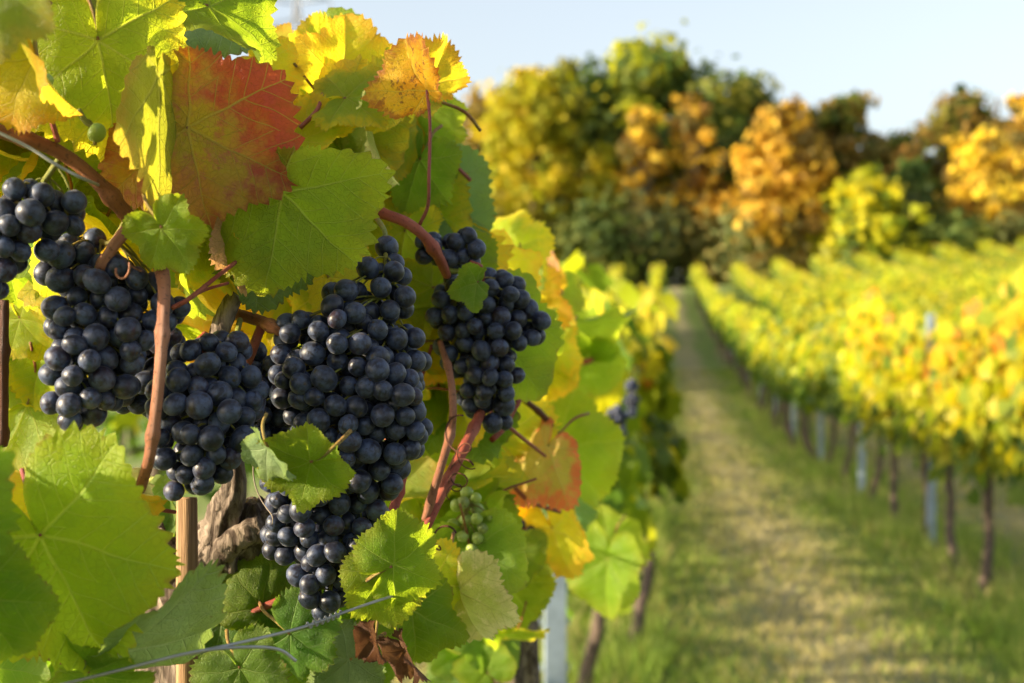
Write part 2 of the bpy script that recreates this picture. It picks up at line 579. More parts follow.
# ------------------------------------------------------------------ the setting
def ground_mat():
    m, nt, out = new_mat('vineyard_ground')
    h = N(nt)
    pos = h.node('ShaderNodeNewGeometry').outputs['Position']
    sp = h.node('ShaderNodeSeparateXYZ')
    h.put(sp.inputs[0], pos)
    mp = h.node('ShaderNodeMapping')
    mp.inputs['Scale'].default_value = (1, .16, 1)
    h.put(mp.inputs[0], pos)
    n1 = h.noise(mp.outputs[0], 1.1, 4, .6)
    n2 = h.noise(mp.outputs[0], 5.5, 4, .65)
    n3 = h.noise(pos, 38, 4, .7)
    # distance across an alley between two rows (rows every 2.18 m, the first at x = -0.33)
    xm = h.math('ABSOLUTE', h.math('SUBTRACT', h.math('FLOORED_MODULO', h.math('ADD', sp.outputs[0], .33), 2.2), 1.10))
    xw = h.math('ADD', xm, h.math('ADD', h.math('MULTIPLY', h.math('SUBTRACT', n1, .5), 1.0), h.math('MULTIPLY', h.math('SUBTRACT', n2, .5), .9)))
    green = h.mix(h.ramp(n2, .35, .65), (.105, .17, .032), (.175, .235, .055))
    straw = h.mix(h.ramp(n2, .35, .65), (.255, .24, .12), (.36, .33, .185))
    straw = h.mix(h.ramp(n3, .5, .68), straw, (.20, .155, .08))
    col = h.mix(h.ramp(xw, .66, .02), green, straw)
    soil = h.math('MULTIPLY', h.ramp(h.math('ADD', xm, h.math('MULTIPLY', h.math('SUBTRACT', n2, .5), .7)), .78, .92), h.ramp(n1, .45, .62))
    col = h.mix(h.math('MULTIPLY', soil, .75), col, (.22, .17, .085))
    col = h.mix(h.math('MULTIPLY', h.ramp(n3, .4, .7), .4), col, h.mix(.4, col, (.05, .055, .018)))
    p = h.bsdf(col, .9, .2, h.bump(h.math('ADD', n3, n2), .8, .03))
    nt.links.new(p.outputs[0], out.inputs[0])
    return m


def build_ground():
    ys = np.concatenate([np.linspace(-60, 20, 20), np.linspace(22, 140, 80), np.linspace(160, 2200, 25)])
    xs = np.concatenate([np.linspace(-1500, -60, 10), np.linspace(-50, 60, 50), np.linspace(80, 1500, 10)])
    X, Y = np.meshgrid(xs, ys)
    Z = ground_z(Y, X)
    mb = MB()
    n, k = X.shape
    i, j = np.meshgrid(np.arange(n - 1), np.arange(k - 1), indexing='ij')
    q = np.stack([i * k + j, i * k + j + 1, (i + 1) * k + j + 1, (i + 1) * k + j], -1).reshape(-1, 4)
    mb.add(np.stack([X, Y, Z], -1).reshape(-1, 3), quads=q)
    tag(mb.build('ground', ground_mat()), kind='structure')


build_ground()


def tint_mat(name, cols, tcols=None, tf=0.0, rough=.7, nscale=3.0):
    """Foliage or grass whose tone follows the per-leaf random attribute."""
    m, nt, out = new_mat(name)
    h = N(nt)
    r = h.attr('rnd').outputs['Fac']
    cr = h.node('ShaderNodeValToRGB')
    e = cr.color_ramp.elements
    while len(e) < len(cols):
        e.new(.5)
    for i, c in enumerate(cols):
        e[i].position = i / (len(cols) - 1)
        e[i].color = (*c, 1)
    h.put(cr.inputs[0], r)
    col = cr.outputs[0]
    oi = h.node('ShaderNodeObjectInfo').outputs['Random']
    hv = h.node('ShaderNodeHueSaturation')
    h.put(hv.inputs['Hue'], h.math('MULTIPLY_ADD', oi, .02, .49))
    h.put(hv.inputs['Value'], h.math('MULTIPLY_ADD', oi, .3, .85))
    h.put(hv.inputs['Color'], col)
    col = hv.outputs[0]
    p = h.bsdf(col, rough, .25)
    if tf:
        tr = h.node('ShaderNodeBsdfTranslucent')
        h.put(tr.inputs[0], h.mix(1.0, col, tcols or (2.4, 2.4, 1.4), 'MULTIPLY'))
        mx = h.node('ShaderNodeMixShader')
        mx.inputs[0].default_value = tf
        nt.links.new(p.outputs[0], mx.inputs[1])
        nt.links.new(tr.outputs[0], mx.inputs[2])
        nt.links.new(mx.outputs[0], out.inputs[0])
    else:
        nt.links.new(p.outputs[0], out.inputs[0])
    return m


def build_grass():
    m = tint_mat('grass_blades', [(.09, .15, .022), (.13, .20, .03), (.19, .23, .05), (.32, .27, .12), (.40, .34, .18)], tf=.35)
    n = 120000
    r = np.random.default_rng(3)
    y = 2.2 + 36 * r.random(n) ** 1.7
    x = -1.6 + r.random(n) * (3.2 + .28 * y)
    xm = np.abs((x + .33) % 2.2 - 1.10)
    keep = r.random(n) < np.clip(.5 + xm * .8, 0, 1)
    x, y, xm = x[keep], y[keep], xm[keep]
    n = len(x)
    patch = np.sin(x * 3.1 + y * 1.3) * .5 + np.sin(y * 2.3 - x * 1.7) * .5
    hgt = (.025 + .045 * r.random(n)) * (1 + 1.6 * (xm > .75)) * (1 + .35 * patch)
    w = .003 + .004 * r.random(n) + .00035 * y
    a = r.random(n) * 6.283
    lean = (r.random((n, 2)) - .5) * hgt[:, None] * 1.5
    z = ground_z(y, x)
    p = np.stack([x, y, z - .003], 1)
    d = np.stack([np.cos(a) * w, np.sin(a) * w, np.zeros(n)], 1)
    top = p + np.stack([lean[:, 0], lean[:, 1], hgt], 1)
    V = np.stack([p - d, p + d, top], 1).reshape(-1, 3)
    straw = np.clip(.25 + .3 * r.random(n) - .12 * patch + .55 * np.clip(1 - xm / .75, 0, 1) * r.random(n) ** .5 + .25 * (r.random(n) < .2), 0, 1)
    mb = MB()
    mb.add(V, tris=np.arange(3 * n).reshape(-1, 3), rnd=np.repeat(straw, 3))
    tag(mb.build('grass', m, smooth=False), 'short mown grass along the vineyard alleys', 'grass', kind='stuff')


build_grass()

# ------------------------------------------------------------------ far pylon
def build_pylon():
    b = at(297, 341, 330)
    base = Vector((b[0], b[1], 9.0))
    root = empty('electricity_pylon', base, 'faint grey lattice pylon far away above the vine leaves', 'pylon')
    H = 76.0
    mb = MB()

    def w(z):
        return np.interp(z, [0, 40, 62, H], [6.0, 2.2, 1.1, .25])
    zs = np.linspace(0, H, 15)
    for sx, sy in ((1, 1), (1, -1), (-1, 1), (-1, -1)):
        tube(mb, [(sx * w(z), sy * w(z), z) for z in zs], .17, 5)
    for z0, z1 in zip(zs[:-1], zs[1:]):
        for s in (1, -1):
            for ax in (0, 1):
                for fl in (1, -1):
                    a = [fl * w(z0), s * w(z0)]
                    c = [-fl * w(z1), s * w(z1)]
                    if ax:
                        a, c = a[::-1], c[::-1]
                    tube(mb, [(*a, z0), (*c, z1)], .09, 4)
    mb.build('lattice_tower', M_PYLON, root)
    for z, L in ((58, 9), (65, 12), (71, 8)):
        cb = MB()
        for s in (1, -1):
            for t in (1, -1):
                tube(cb, [(s * w(z), t * w(z), z), (s * L, 0, z + .6)], .12, 4)
                tube(cb, [(s * w(z), t * w(z), z + 2.2), (s * L, 0, z + .6)], .10, 4)
            for k in (.35, .65):
                tube(cb, [(s * L * k, 0, z + .2), (s * L * (k + .15), 0, z + 1.3)], .08, 4)
        arm = cb.build('cross_arm', M_PYLON, root)
        ib = MB()
        for s in (1, -1):
            tube(ib, [(s * L, 0, z + .6), (s * L, 0, z - 1.8)], .16, 6)
        ib.build('insulator', M_PYLON, arm)


build_pylon()

# ------------------------------------------------------------------ trees behind the field
def leafcards(mb, pts, nrm, size, rnd, r, mat=0):
    """Irregular leaf-clump faces at pts."""
    n = len(pts)
    a = r.standard_normal((n, 3))
    nn = nrm + .7 * r.standard_normal((n, 3))
    nn /= np.linalg.norm(nn, axis=1)[:, None]
    u = np.cross(nn, a)
    u /= np.linalg.norm(u, axis=1)[:, None]
    v = np.cross(nn, u)
    s = size * (.6 + .8 * r.random(n))
    ang = np.array([0, 1.05, 2.2, 3.3, 4.4, 5.4])
    k = len(ang)
    rad = .55 + .6 * r.random((n, k))
    P = pts[:, None] + (u[:, None] * np.cos(ang)[None, :, None] + v[:, None] * np.sin(ang)[None, :, None]) * (rad * s[:, None])[..., None]
    P += nn[:, None] * ((r.random((n, k)) - .5) * s[:, None] * .6)[..., None]
    idx = np.arange(n)[:, None] * k
    q = np.concatenate([idx + np.array([0, 1, 2, 3]), idx + np.array([0, 3, 4, 5])])
    mb.add(P.reshape(-1, 3), quads=q, mat=mat, rnd=np.repeat(rnd, k))


FOL = {
    'green': tint_mat('tree_leaves_green', [(.045, .085, .02), (.075, .12, .025), (.12, .15, .025), (.20, .19, .03)], tf=.35),
    'yellow': tint_mat('tree_leaves_yellow_green', [(.15, .19, .014), (.29, .31, .013), (.38, .36, .013), (.42, .35, .02)], tf=.35),
    'orange': tint_mat('tree_leaves_orange', [(.26, .17, .03), (.48, .31, .028), (.60, .41, .035), (.62, .47, .06)], tf=.3),
    'brown': tint_mat('tree_leaves_brown', [(.10, .10, .03), (.16, .13, .035), (.24, .16, .035), (.32, .18, .035)], tf=.35),
    'lime': tint_mat('tree_leaves_lime', [(.12, .17, .012), (.28, .29, .012), (.42, .37, .012), (.46, .38, .02)], tf=.3),
    'dark': tint_mat('tree_leaves_dark', [(.07, .10, .035), (.11, .135, .04), (.16, .16, .05), (.24, .19, .055)], tf=.35),
}


def tree(px, top, wpx, d, kind, label, seed, bare=.42, density=1.0, bark=None, second=None, name='autumn_tree', narrow=False, lobes=None, share=.4):
    r = np.random.default_rng(seed)
    d = 80 + (d - 100) * .8 + 6
    top += 13
    p = at(px, 341, d)
    gz = float(ground_z(p[1], p[0]))
    ztop = CAMZ + (341.5 - top) / FPX * d
    H = ztop - gz
    W = wpx / FPX * d / 2
    root = empty(name, (p[0], p[1], gz), label, 'tree', 'trees along the wood edge')
    tb = MB()
    lean = (r.random(2) - .5) * H * .06
    ts = np.linspace(0, 1, 9)
    R0 = H * .012 + .05
    tp = np.stack([lean[0] * ts ** 1.5 + .1 * np.sin(ts * 5 + seed), lean[1] * ts ** 1.5, ts * H * .86], 1)
    tube(tb, tp, R0 * (1 - .85 * ts) + .02, 8, noise=.1, rng=r)
    lob = []
    nl = lobes or int(20 + W * 5)
    for i in range(nl):
        f = (i + .5) / nl
        zc = H * (bare + (.95 - bare) * f + .05 * r.standard_normal())
        prof = math.sin(math.pi * min(1, (f * .80 + .22))) ** .8
        a = i * 2.4 + r.random() * .8
        rr = W * prof * (.12 + .80 * r.random() ** .7)
        rad = W * (.12 + .22 * r.random() ** 1.5) * (1.15 - .4 * f)
        c = np.array([lean[0] * f + math.cos(a) * rr, lean[1] * f + math.sin(a) * rr, min(zc, H - rad * .75)])
        lob.append((c, rad))
        s = np.interp(min(.8, (c[2] / H) * .72), ts, np.arange(9))
        b = tp[int(s)]
        mid = (b + c) / 2 + np.array([0, 0, .08 * H * r.random()])
        sp = smooth_path([b, mid, c], 4)
        tube(tb, sp, np.linspace(R0 * .36, .025, len(sp)), 5, rng=r)
    trunk = tb.build('trunk', bark or M_TREEBARK, root)
    mb = MB()
    for c, rad in lob:
        nclump = max(3, int(6 * density * (rad / 1.2) ** 1.2 + 2))
        for k in range(nclump):
            u = r.standard_normal(3)
            u /= np.linalg.norm(u)
            cc = c + u * rad * np.array([1.1, 1.1, 1.0]) * (.2 + 1.1 * r.random())
            n = int(32 * density)
            q = np.clip(r.standard_normal((n, 3)), -1.7, 1.7)
            pts = cc + q * (rad * .30 + .22) * np.array([1, 1, .75])
            col = np.clip(.5 + .30 * r.standard_normal() + .16 * r.standard_normal(n), 0, 1)
            leafcards(mb, pts, q * .8 + u * .6, .17 + .02 * W, col, r, mat=1 if (second and r.random() < share) else 0)
    mb.build('crown', [FOL[kind], FOL[second]] if second else FOL[kind], root, smooth=False)
    return root


TREES = [
    (478, 78, 110, 124, 'brown', 'thin rust brown tree at the left end of the wood edge', dict(bare=.3, density=.7)),
    (532, 60, 165, 111, 'yellow', 'large yellow-green tree, the leftmost bright one of the wood edge', dict(bare=.12, density=1.0, second='lime')),
    (640, 36, 250, 123, 'green', 'tallest dark green tree behind the yellow and orange ones', dict(bare=.15, density=.9, second='yellow', share=.15)),
    (566, 50, 120, 121, 'green', 'tall green tree rising between the yellow tree and the tallest tree', dict(bare=.2, second='yellow')),
    (640, 100, 62, 109, 'orange', 'slender pale orange tree left of its taller orange neighbour', dict(bare=.5, density=.55, bark='p', second='brown')),
    (690, 82, 72, 110, 'orange', 'slender orange-brown tree with a pale bare trunk', dict(bare=.45, density=.55, bark='p', second='brown')),
    (738, 66, 130, 128, 'dark', 'dark thin-topped tree between the tallest tree and the bright orange tree', dict(bare=.25, density=.75, second='green')),
    (702, 78, 100, 130, 'dark', 'dark tree filling the gap right of the tallest tree', dict(bare=.2, second='brown')),
    (810, 96, 110, 129, 'green', 'olive green tree right behind the bright orange tree', dict(bare=.2, second='brown')),
    (905, 122, 90, 128, 'brown', 'low brownish tree closing the gap behind the lime yellow tree', dict(bare=.2, second='green')),
    (782, 92, 140, 107, 'orange', 'broad bright orange tree in the middle of the wood edge', dict(bare=.2, density=.85, second='brown', share=.15)),
    (850, 82, 130, 126, 'brown', 'olive brown tree behind the bright orange and lime trees', dict(bare=.2, density=.8, second='green')),
    (868, 160, 118, 104, 'lime', 'low rounded lime yellow tree in front of the wood edge', dict(bare=.12, density=.9, second='green', share=.2)),
    (912, 150, 80, 112, 'green', 'small green tree right behind the lime yellow tree', dict(bare=.15)),
    (955, 84, 120, 122, 'brown', 'dull brown-green tree right of the gap in the wood edge', dict(bare=.2, second='green')),
    (985, 112, 95, 108, 'orange', 'forked amber tree near the right end of the wood edge', dict(bare=.35, density=.7, second='brown')),
    (1030, 84, 130, 118, 'brown', 'rust brown tree cut by the right edge of the picture', dict(bare=.2, second='orange')),
    (430, 150, 150, 122, 'green', 'green tree of the wood edge half hidden behind the foreground vine', dict(bare=.2)),
]
for i, (px, top, w, d, kind, lab, kw) in enumerate(TREES):
    kw = dict(kw)
    if kw.get('bark') == 'p':
        kw['bark'] = M_PALEBARK
    tree(px, top, w, d, kind, lab, 100 + i, **kw)


def shrub(px, top, wpx, d, kind, label, seed):
    r = np.random.default_rng(seed)
    d = 86 + (d - 100) * .8 - 4
    p = at(px, 341, d)
    gz = float(ground_z(p[1], p[0]))
    H = CAMZ + (341.5 - top) / FPX * d - gz
    W = wpx / FPX * d / 2
    root = empty('woodland_shrub', (p[0], p[1], gz), label, 'shrub', 'undergrowth along the wood edge')
    sb = MB()
    for k in range(6):
        a = k * 1.05 + r.random()
        e = np.array([math.cos(a) * W * .6, math.sin(a) * W * .5, H * (.6 + .3 * r.random())])
        sp = smooth_path([(0.1 * math.cos(a), .1 * math.sin(a), 0), e * .5 + np.array([0, 0, .2]), e], 4)
        tube(sb, sp, np.linspace(.09, .02, len(sp)), 5)
    sb.build('stem', M_TREEBARK, root)
    mb = MB()
    for k in range(26):
        u = r.standard_normal(3)
        u /= np.linalg.norm(u)
        cc = np.array([u[0] * W * .8, u[1] * W * .7, H * (.48 + .40 * u[2])])
        n = 60
        q = r.standard_normal((n, 3))
        pts = cc + q * np.array([W, W, H * .5]) * .32
        pts[:, 2] = np.abs(pts[:, 2])
        col = np.clip(.45 + .25 * r.standard_normal() + .15 * r.standard_normal(n), 0, 1)
        leafcards(mb, pts, q + u, .24, col, r)
    mb.build('foliage', FOL[kind], root, smooth=False)


SHR = [(455, 'dark'), (505, 'green'), (552, 'dark'), (600, 'green'), (648, 'dark'), (700, 'brown'), (745, 'dark'),
       (795, 'brown'), (905, 'dark'), (952, 'green'), (1000, 'dark'), (1040, 'brown')]
where = ['at the far left of the wood edge', 'under the large yellow-green tree', 'right under the yellow-green tree',
         'under the tallest dark tree', 'under the slender pale orange tree', 'beside the end of the grass path', 'left under the bright orange tree',
         'right under the bright orange tree', 'right of the lime yellow tree', 'below the gap in the wood edge', 'under the forked amber tree',
         'at the right edge of the wood']
for i, ((px, kind), wh) in enumerate(zip(SHR, where)):
    shrub(px, 196 + 16 * ((i * 7) % 4) / 2, 78, 109.5 + (i % 3) * 2.0, kind,
          ('brownish' if kind == 'brown' else 'dark green' if kind == 'dark' else 'green') + ' undergrowth shrub ' + wh, 300 + i)

# ------------------------------------------------------------------ vine leaves
LOBES = np.array([(0, 1.0), (14, .93), (27, .78), (42, .88), (54, .95), (68, .84), (84, .70), (100, .78), (114, .84), (130, .78), (148, .66),
                  (163, .52), (173, .30), (180, .06)])


def leaf_outline(na, r, lob=1.0, teeth=.05, bl=1.0, br=1.0):
    """Radius of the blade for na directions, angle 0 along the middle lobe."""
    th = np.linspace(-180, 180, na, endpoint=False)
    full = np.interp(np.abs(th), LOBES[:, 0], [1, .98, .95, .93, .95, .91, .86, .85, .84, .78, .68, .54, .32, .06])
    deep = np.interp(np.abs(th), LOBES[:, 0], LOBES[:, 1])
    base = full * (1 - lob) + deep * lob
    k = np.clip((np.abs(th) - 60) / 50, 0, 1)
    base = base * (1 - k * (1 - np.where(th < 0, bl, br)))
    base = base * (1 + .05 * np.sin(np.radians(th) * 2 + r.random() * 6) + .035 * np.sin(np.radians(th) * 3 + r.random() * 6))
    # irregular toothing: uneven tooth widths and depths, a smaller tooth beside each large one
    knots = np.cumsum(.45 + r.random(60) * 1.1)
    knots = -180 + 360 * knots / knots[-1]
    k = np.clip(np.searchsorted(knots, th), 1, len(knots) - 1)
    fr = (th - knots[k - 1]) / (knots[k] - knots[k - 1])
    saw = np.clip(1 - np.abs(fr - .5 - .16 * np.sign(th)) / (.5 + .16 * np.sign(th) * np.sign(fr - .5 - .16 * np.sign(th)) * -1), 0, 1)
    amp = teeth * (.35 + 1.1 * r.random(61)[k])
    base = base * (1 + amp * (saw - .5) * 2 * (np.abs(th) < 165))
    return np.radians(th), base


def leaf_shape(r, nr=18, na=176, lob=.8, teeth=.05, fold=.1, cup=.1, wave=.07, droop=.15, curl=0.0, pucker=.028, bl=1.0, br=1.0):
    """A vine leaf in unit size: junction at origin, middle lobe along +Y, upper face +Z."""
    th, rad = leaf_outline(na, r, lob, teeth, bl, br)
    t = (np.arange(1, nr + 1) / nr) ** .85
    T, TH = np.meshgrid(t, th, indexing='ij')
    # keep inner rings smooth, teeth only towards the margin
    k = 9
    sm = np.array([np.mean(np.roll(rad, s)) if False else 0 for s in range(1)])
    smr = sum(np.roll(rad, s) for s in range(-k, k + 1)) / (2 * k + 1)
    smr = np.minimum(smr, rad * 1.05)
    mixw = T ** 3
    R = T * (smr[None] * (1 - mixw) + rad[None] * mixw)
    x, y = R * np.sin(TH), R * np.cos(TH)
    z = deform(x, y, T, TH, r, fold, cup, wave, droop, curl, pucker)
    P = np.stack([z[0], z[1], z[2]], -1).reshape(-1, 3)
    P = np.vstack([[0, 0, 0], P])
    uv = np.vstack([[0, 0], np.stack([x, y], -1).reshape(-1, 2)])
    edge = np.concatenate([[0], T.ravel()])
    i, j = np.meshgrid(np.arange(nr - 1), np.arange(na), indexing='ij')
    j2 = (j + 1) % na
    q = 1 + np.stack([i * na + j, (i + 1) * na + j, (i + 1) * na + j2, i * na + j2], -1).reshape(-1, 4)
    jj = np.arange(na)
    tr = np.stack([np.zeros(na, int), 1 + jj, 1 + (jj + 1) % na], 1)
    # orient so that +Z is the upper face
    return P, tr[:, [0, 2, 1]], q[:, ::-1], uv, edge


def deform(x, y, T, TH, r, fold, cup, wave, droop, curl, pucker):
    ph = r.random(6) * 6.283
    rr = np.sqrt(x * x + y * y)
    z = fold * np.abs(x) - cup * rr ** 2 + wave * np.sin(3 * TH + ph[0]) * rr ** 2 + wave * .8 * np.sin(5 * TH + ph[1]) * rr ** 3
    z += wave * .5 * np.sin(9 * TH + ph[2]) * T ** 6
    # swelling between the veins
    av = np.abs(TH)
    phi = np.where(av < .45, 0, np.where(av < 1.45, .93, 1.98))
    xp = np.abs(rr * np.sin(av - phi))
    z += pucker * np.minimum(xp * 7, 1.0) * np.sin(rr * 16 + 3 * ph[3]) * .5 + pucker * np.minimum(xp * 9, 1.2)
    # bend the blade down along its length, and roll the margins
    k = droop
    yy = y.copy()
    if abs(k) > 1e-4:
        kk = k * 1.6
        yb = np.sin(kk * y) / kk
        zb = (np.cos(kk * y) - 1) / kk
        s, c = np.sin(kk * y), np.cos(kk * y)
        yy, z = yb + z * s * .6, zb + z * c
    if abs(curl) > 1e-4:
        kk = curl * 1.8
        xb = np.sin(kk * x) / kk
        zb = (1 - np.cos(kk * x)) / kk
        x, z = xb - z * np.sin(kk * x) * .6, zb + z * np.cos(kk * x)
    return x, yy, z


def leaf_frame(px, py, d, ang, roll=0.0, pitch=0.0):
    """Rotation matrix columns X, Y(axis), Z(upper face); angle of the middle lobe in the picture, 0 right, 90 up."""
    a = math.radians(ang)
    Y = CR * math.cos(a) + CU * math.sin(a)
    Z = -CF
    X = np.cross(Y, Z)
    ro, pi = math.radians(roll), math.radians(pitch)
    X, Z = X * math.cos(ro) - Z * math.sin(ro), Z * math.cos(ro) + X * math.sin(ro)
    Y, Z = Y * math.cos(pi) - Z * math.sin(pi), Z * math.cos(pi) + Y * math.sin(pi)
    return np.stack([X, Y, Z], 1)


# nearest vine
TA = at(214, 560, .97)
vineA = empty('grapevine', (TA[0], TA[1], 0),
              'nearest grapevine with gnarled trunk, reddish canes and autumn leaves at the left', 'grapevine', 'grapevines in the row left of the path')
TB = at(512, 545, 1.62)
vineB = empty('grapevine', (TB[0], TB[1], 0),
              'second grapevine of the left row, leaves and dark woody head behind the right-hand bunch', 'grapevine', 'grapevines in the row left of the path')
OFFA = np.array([TA[0], TA[1], 0])
OFFB = np.array([TB[0], TB[1], 0])


class Shift(MB):
    """Mesh whose vertices are given in world space but stored relative to its parent's base."""
    def __init__(self, off):
        super().__init__()
        self.off = off

    def build(self, name, mats, parent=None, smooth=True, loc=None):
        c = np.concatenate(self.v).mean(0) if self.v else np.zeros(3)
        me = self.mesh(name, mats, smooth)
        n = len(me.vertices)
        co = np.empty(n * 3, np.float32)
        me.vertices.foreach_get('co', co)
        co = co.reshape(-1, 3) - c
        me.vertices.foreach_set('co', co.ravel().astype(np.float32))
        me.update()
        return link(name, me, parent, tuple(c - self.off))


# pet=False: the stalk is hidden behind other leaves
def hero(vine, px, py, d, ang, S, mat, roll=0, pitch=0, label=None, pet=None, seed=None, petmat=None, **kw):
    """One foreground leaf (part) with its petiole (sub-part)."""
    off = OFFA if vine is vineA else OFFB
    seed = seed if seed is not None else int(px * 7 + py * 13) % 99991
    r = np.random.default_rng(seed)
    S = S if S > 105 else S * .92
    s = S * d / FPX
    rk = np.random.default_rng(seed + 1)
    for key, val in (('fold', .05 + .3 * rk.random()), ('curl', .35 * rk.standard_normal()), ('wave', .08 + .06 * rk.random()), ('droop', .4 * rk.random() - .05)):
        kw.setdefault(key, val)
    kw['lob'] = min(1.0, kw.get('lob', .75) + .22)
    P, tr, q, uv, edge = leaf_shape(r, **kw)
    M = leaf_frame(px, py, d, ang, roll, pitch)
    o = at(px, py, d)
    mb = MB()
    mb.add(P * s, tr, q, uv=uv, edge=edge, rnd=float(r.random()))
    ob = mb.build('leaf', LM[mat], vine)
    ob.matrix_local = Matrix.Translation(Vector(o - off)) @ Matrix([[*M[i]] for i in range(3)]).to_4x4()
    if label:
        ob['label'] = label
    # petiole in leaf coordinates: leaves the junction opposite the middle lobe, bows back
    if pet is False:
        return ob
    pb = MB()
    L = s * (.55 + .35 * r.random())
    if pet is None:
        pts = [(0, 0, 0), (0, -.35 * L, -.10 * L), (.08 * L, -.75 * L, -.34 * L), (.12 * L, -L, -.7 * L)]
        sp = smooth_path(pts, 4)
    else:
        Mi = M.T
        w = [at(*p) for p in pet]
        pts = [(0, 0, 0)] + [tuple(Mi @ (x - o)) for x in w]
        sp = smooth_path(pts, 6)
    tube(pb, sp, np.linspace(.0011, .0014, len(sp)) * (1.0 if S > 50 else .8), 6)
    pb.build('petiole', petmat or M_PET, ob)
    return ob


A, B = vineA, vineB
# --- top left
hero(A, -12, -22, .62, -38, 92, 'olive', roll=15, label='blurred olive leaf in the top left corner', droop=.1)
hero(A, 98, 40, .80, -80, 116, 'yg', roll=-18, pitch=8, label='big yellow-green leaf with an orange-yellow margin, top left', lob=.4, wave=.11, cup=.1, curl=-.3)
hero(A, 37, 58, .73, -68, 78, 'yellow', roll=52, fold=.9, label='small folded yellow leaf above the green berries', lob=.4, cup=0)
hero(A, 200, -22, .95, -112, 100, 'grey', roll=-20, label='grey-green leaf seen from its underside at the top', lob=.6)
hero(A, 168, 70, .98, 128, 72, 'blue', roll=35, lob=.5)
hero(A, 208, 6, .86, -14, 92, 'bright', roll=-40, pitch=15, label='smooth green leaf above the red leaf', lob=.3, droop=.25)
hero(A, 122, 60, .93, 40, 42, 'yg', roll=10)
hero(A, 188, 128, .82, -25, 116, 'red', roll=-4, fold=.12, curl=.1, pitch=6, label='large crimson and yellow autumn leaf', lob=.25, wave=.07, cup=.12, droop=.1, teeth=.045, bl=.85,
     pet=[(150, 118, .85), (137, 92, .88)], nr=24, na=240)
hero(A, 157, 76, .80, -88, 155, 'olive', roll=-81, fold=.12, label='narrow leaf seen edge-on left of the crimson leaf', lob=.3, bl=.3, br=.3, wave=.02, droop=.02, cup=.02, pucker=.01, pet=False)
hero(A, 190, 150, .88, -110, 100, 'yellow', roll=10, label='sunlit yellow leaf under the crimson leaf', lob=.3)
hero(A, 278, 192, .84, -44, 114, 'bright', roll=4, fold=.12, curl=.1, pitch=4, label='large fresh green leaf hanging over the central bunch', lob=.4, wave=.08, cup=.14, droop=.12, bl=.5,
     pet=[(262, 172, .86), (246, 150, .9)], nr=24, na=240)
hero(A, 262, 238, .88, -95, 78, 'grey', roll=-30, lob=.5, curl=.4)
# --- top middle
hero(A, 292, 112, 1.06, 62, 86, 'yellow', roll=-18, label='bright yellow leaf standing against the sky', lob=.5)
hero(A, 342, 86, 1.05, 84, 82, 'yellow', roll=24, lob=.7)
hero(A, 322, 62, 1.10, 45, 58, 'yg', roll=30, lob=.5)
hero(A, 346, 98, 1.00, 10, 66, 'yg', roll=-45, lob=.4)
hero(A, 278, 62, 1.1, 120, 44, 'yellow', roll=10, lob=.6)
hero(A, 262, 62, 1.0, -30, 52, 'yellow', roll=30, lob=.6)
hero(A, 414, 96, 1.02, 190, 84, 'yg', roll=48, pitch=-10, label='dull yellow-green leaf under the orange leaf', lob=.4, bl=.6, br=.6)
hero(A, 427, 90, .96, 122, 68, 'orange', roll=-42, pitch=-8, fold=.75, curl=-.25, label='folded orange leaf with brown scorched margin at the top of a long petiole',
     petmat=M_PETR, lob=.4, wave=.10, teeth=.07, bl=.45, br=.45, pet=[(430, 125, .96), (429, 175, .96), (428, 205, .97), (420, 224, .98)])
hero(A, 430, 84, 1.0, 66, 54, 'yellow', roll=34, fold=.4, lob=.6, wave=.12, teeth=.08, bl=.5, br=.5, pet=False)
hero(A, 300, 140, 1.0, 25, 62, 'yg', roll=-35, lob=.4)
hero(A, 285, 150, 1.0, 130, 60, 'yellow', roll=20, lob=.5)
hero(A, 345, 150, 1.05, -70, 70, 'yg', roll=25, lob=.5)
hero(A, 372, 130, 1.02, -80, 68, 'pale', roll=62, label='narrow pale leaf folded edge-on under the dull leaf', fold=.4)
hero(A, 400, 130, 1.15, -62, 82, 'green', roll=12, lob=.7)
hero(A, 428, 112, 1.22, -40, 50, 'bright', roll=-20, lob=.7)
hero(A, 408, 148, 1.18, -25, 66, 'bright', roll=14, lob=.6)
hero(A, 428, 192, 1.2, -28, 78, 'blue', roll=-8, label='blue-green leaf outlined against the far trees', lob=.3)
hero(A, 420, 160, 1.1, -110, 60, 'green', roll=20, lob=.5)
hero(A, 398, 190, 1.15, -40, 50, 'yellow', roll=-12)
hero(A, 405, 232, 1.12, -100, 60, 'yg', roll=22)
# --- around the bunches
hero(A, 162, 228, .765, -58, 54, 'bright', roll=10, pitch=10, lob=.8, label='small green leaf above the tan cane')
hero(A, 205, 236, .86, -70, 70, 'yg', roll=35, lob=.6)
hero(A, 244, 222, .86, -95, 76, 'pink', roll=68, fold=.5, label='curled withered leaf below the crimson leaf')
hero(A, 432, 288, 1.1, 205, 66, 'yg', roll=14, lob=.5, bl=.35, br=.6)
hero(A, 477, 282, 1.0, 186, 40, 'green', roll=-20, pitch=-50, label='small jagged green leaf lying on the right-hand bunch', lob=.8, bl=.6, br=.6)
hero(A, 45, 348, 1.0, -110, 74, 'yg', roll=10, lob=.4)
hero(A, 20, 318, .98, -60, 52, 'yg', roll=30)
hero(A, 310, 462, .80, 205, 62, 'bright', roll=-16, pitch=10, fold=.2, lob=.7, wave=.1, label='green leaf in front of the central bunch with a rolled-up margin')
hero(A, 318, 466, .81, -5, 40, 'bright', roll=18, pitch=-10, lob=.7, pet=False)
hero(A, 268, 448, .79, -55, 46, 'grey', roll=60, fold=.5, lob=.4)
